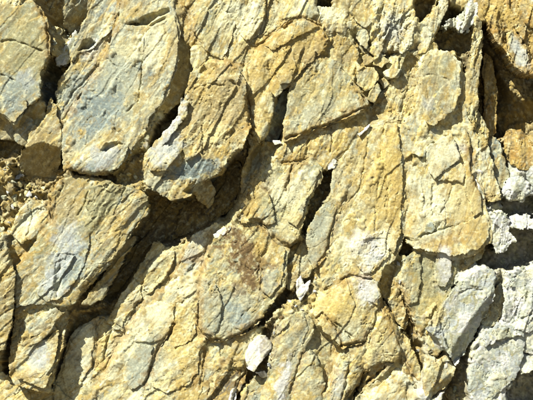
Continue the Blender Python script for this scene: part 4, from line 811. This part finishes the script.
CHIPS = {p: [chip_mesh(200 + 10 * i + j, p) for j in range(4)] for i, p in enumerate(('yellow', 'pale', 'white', 'tan', 'grey', 'rust'))}
rng = random.Random(5)
WORD = dict(yellow='yellow', pale='cream', white='white', tan='brown', grey='grey', rust='rusty')
def chips(label, group, poly, n, r, pals, dz=2.0):
    """N loose fragments lying in a pocket: each rests on the face behind"""
    P = np.asarray(poly, np.float32); x0, y0 = P.min(0); x1, y1 = P.max(0); k = 0; tries = 0
    while k < n and tries < 5000:
        tries += 1
        x = rng.uniform(x0, x1); y = rng.uniform(y0, y1)
        if poly_sdf(np.array([x], np.float32), np.array([y], np.float32), P)[0] < 0:
            continue
        pal = rng.choice(pals)
        rad = r[0] + (r[1] - r[0]) * rng.random() ** 1.6
        z = float(face_surface(np.array([x], np.float32), np.array([y], np.float32))[0]) + rad * .4
        o = link('stone_chip', rng.choice(CHIPS[pal]), kind='thing', category='stone chip')
        o['label'] = ('larger ' if rad > .55 * r[1] + .45 * r[0] else 'small ') + WORD[pal] + ' ' + label + (' at its upper end' if y < y0 + .36 * (y1 - y0) else ' at its lower end' if y > y0 + .68 * (y1 - y0) else ' midway along')
        o['group'] = group
        o.location = to_world(x, y, z); o.rotation_euler = (rng.uniform(-.6, .6), rng.uniform(0, 6.28), rng.uniform(-.6, .6))
        o.scale = (rad * S,) * 3
        k += 1
chips('fragment in the left edge pocket below the kite-shaped block', 'fragments in the left edge pocket', [(0, 160), (18, 165), (24, 182), (50, 186), (52, 205), (30, 200), (14, 232), (0, 240)], 46, (1.6, 6.5), ('pale', 'pale', 'yellow', 'tan', 'white'), 9)
chips('fragment in the gap below the blue-grey slab', 'fragments under the blue-grey slab', [(112, 175), (134, 150), (148, 150), (150, 188), (120, 186)], 22, (1.5, 4), ('yellow', 'pale', 'tan'), 10)
chips('fragment in the brown crack beside the white stone', 'fragments in the brown crack', [(264, 320), (282, 302), (300, 280), (306, 290), (282, 320), (274, 345), (268, 372), (252, 378), (260, 362), (272, 348), (268, 334)], 40, (1.2, 3.6), ('rust', 'rust', 'tan', 'white'), 12)
chips('fragment in the rubble above the tall veined slab', 'fragments above the tall veined slab', [(292, 280), (312, 266), (322, 292), (316, 318), (308, 312), (292, 312)], 24, (1.8, 5), ('pale', 'yellow', 'tan', 'white'), 12)
chips('fragment in the rubble by the shattered block', 'fragments of the top right rubble pocket', [(344, 30), (362, 26), (388, 50), (400, 55), (384, 100), (368, 112), (352, 84), (360, 60)], 40, (1.5, 3.6), ('yellow', 'pale', 'tan'), 11)
chips('fragment in the gap beside the tapering block', 'fragments beside the tapering block', [(382, 262), (404, 250), (404, 285), (412, 320), (420, 340), (424, 356), (418, 372), (406, 345), (398, 325)], 40, (1.8, 5), ('white', 'pale', 'yellow', 'tan'), 8)
chips('fragment in the crumbly rubble at the right edge', 'fragments of the right edge rubble', [(488, 255), (510, 262), (545, 262), (545, 275), (515, 280), (502, 300), (500, 322), (482, 330), (488, 300), (494, 280)], 46, (1.5, 4.5), ('white', 'grey', 'pale'), 12)
chips('fragment in the rubble below the orange lump', 'fragments below the orange lump', [(486, 140), (506, 145), (512, 165), (500, 200), (505, 215), (490, 216), (483, 200), (494, 195)], 26, (1.5, 4), ('grey', 'white', 'pale'), 8)
chips('fragment in the dark crack below the square chip', 'fragments in the narrow dark crack', [(330, 170), (332, 180), (322, 198), (312, 214), (306, 232), (303, 225), (312, 198), (324, 178)], 14, (1.5, 3.5), ('rust', 'tan', 'grey'), 2)
chips('fragment in the gap right of the mottled slab', 'fragments in the top left gap', [(50, 28), (64, 28), (74, 36), (60, 58), (52, 58)], 14, (2, 5), ('tan', 'pale', 'grey'), 8)
chips('fragment in the dark gap under the pale grey boulder', 'fragments under the pale grey boulder', [(452, 365), (470, 340), (478, 345), (466, 372), (466, 405), (440, 405), (430, 398), (452, 382)], 18, (2, 6), ('grey', 'pale', 'tan'), 4)
chips('fragment along the right rim of the dark cavity', 'fragments on the cavity rim', [(232, 190), (246, 176), (250, 190), (240, 220), (226, 232), (222, 222)], 16, (1.5, 4), ('rust', 'yellow', 'tan'), 12)
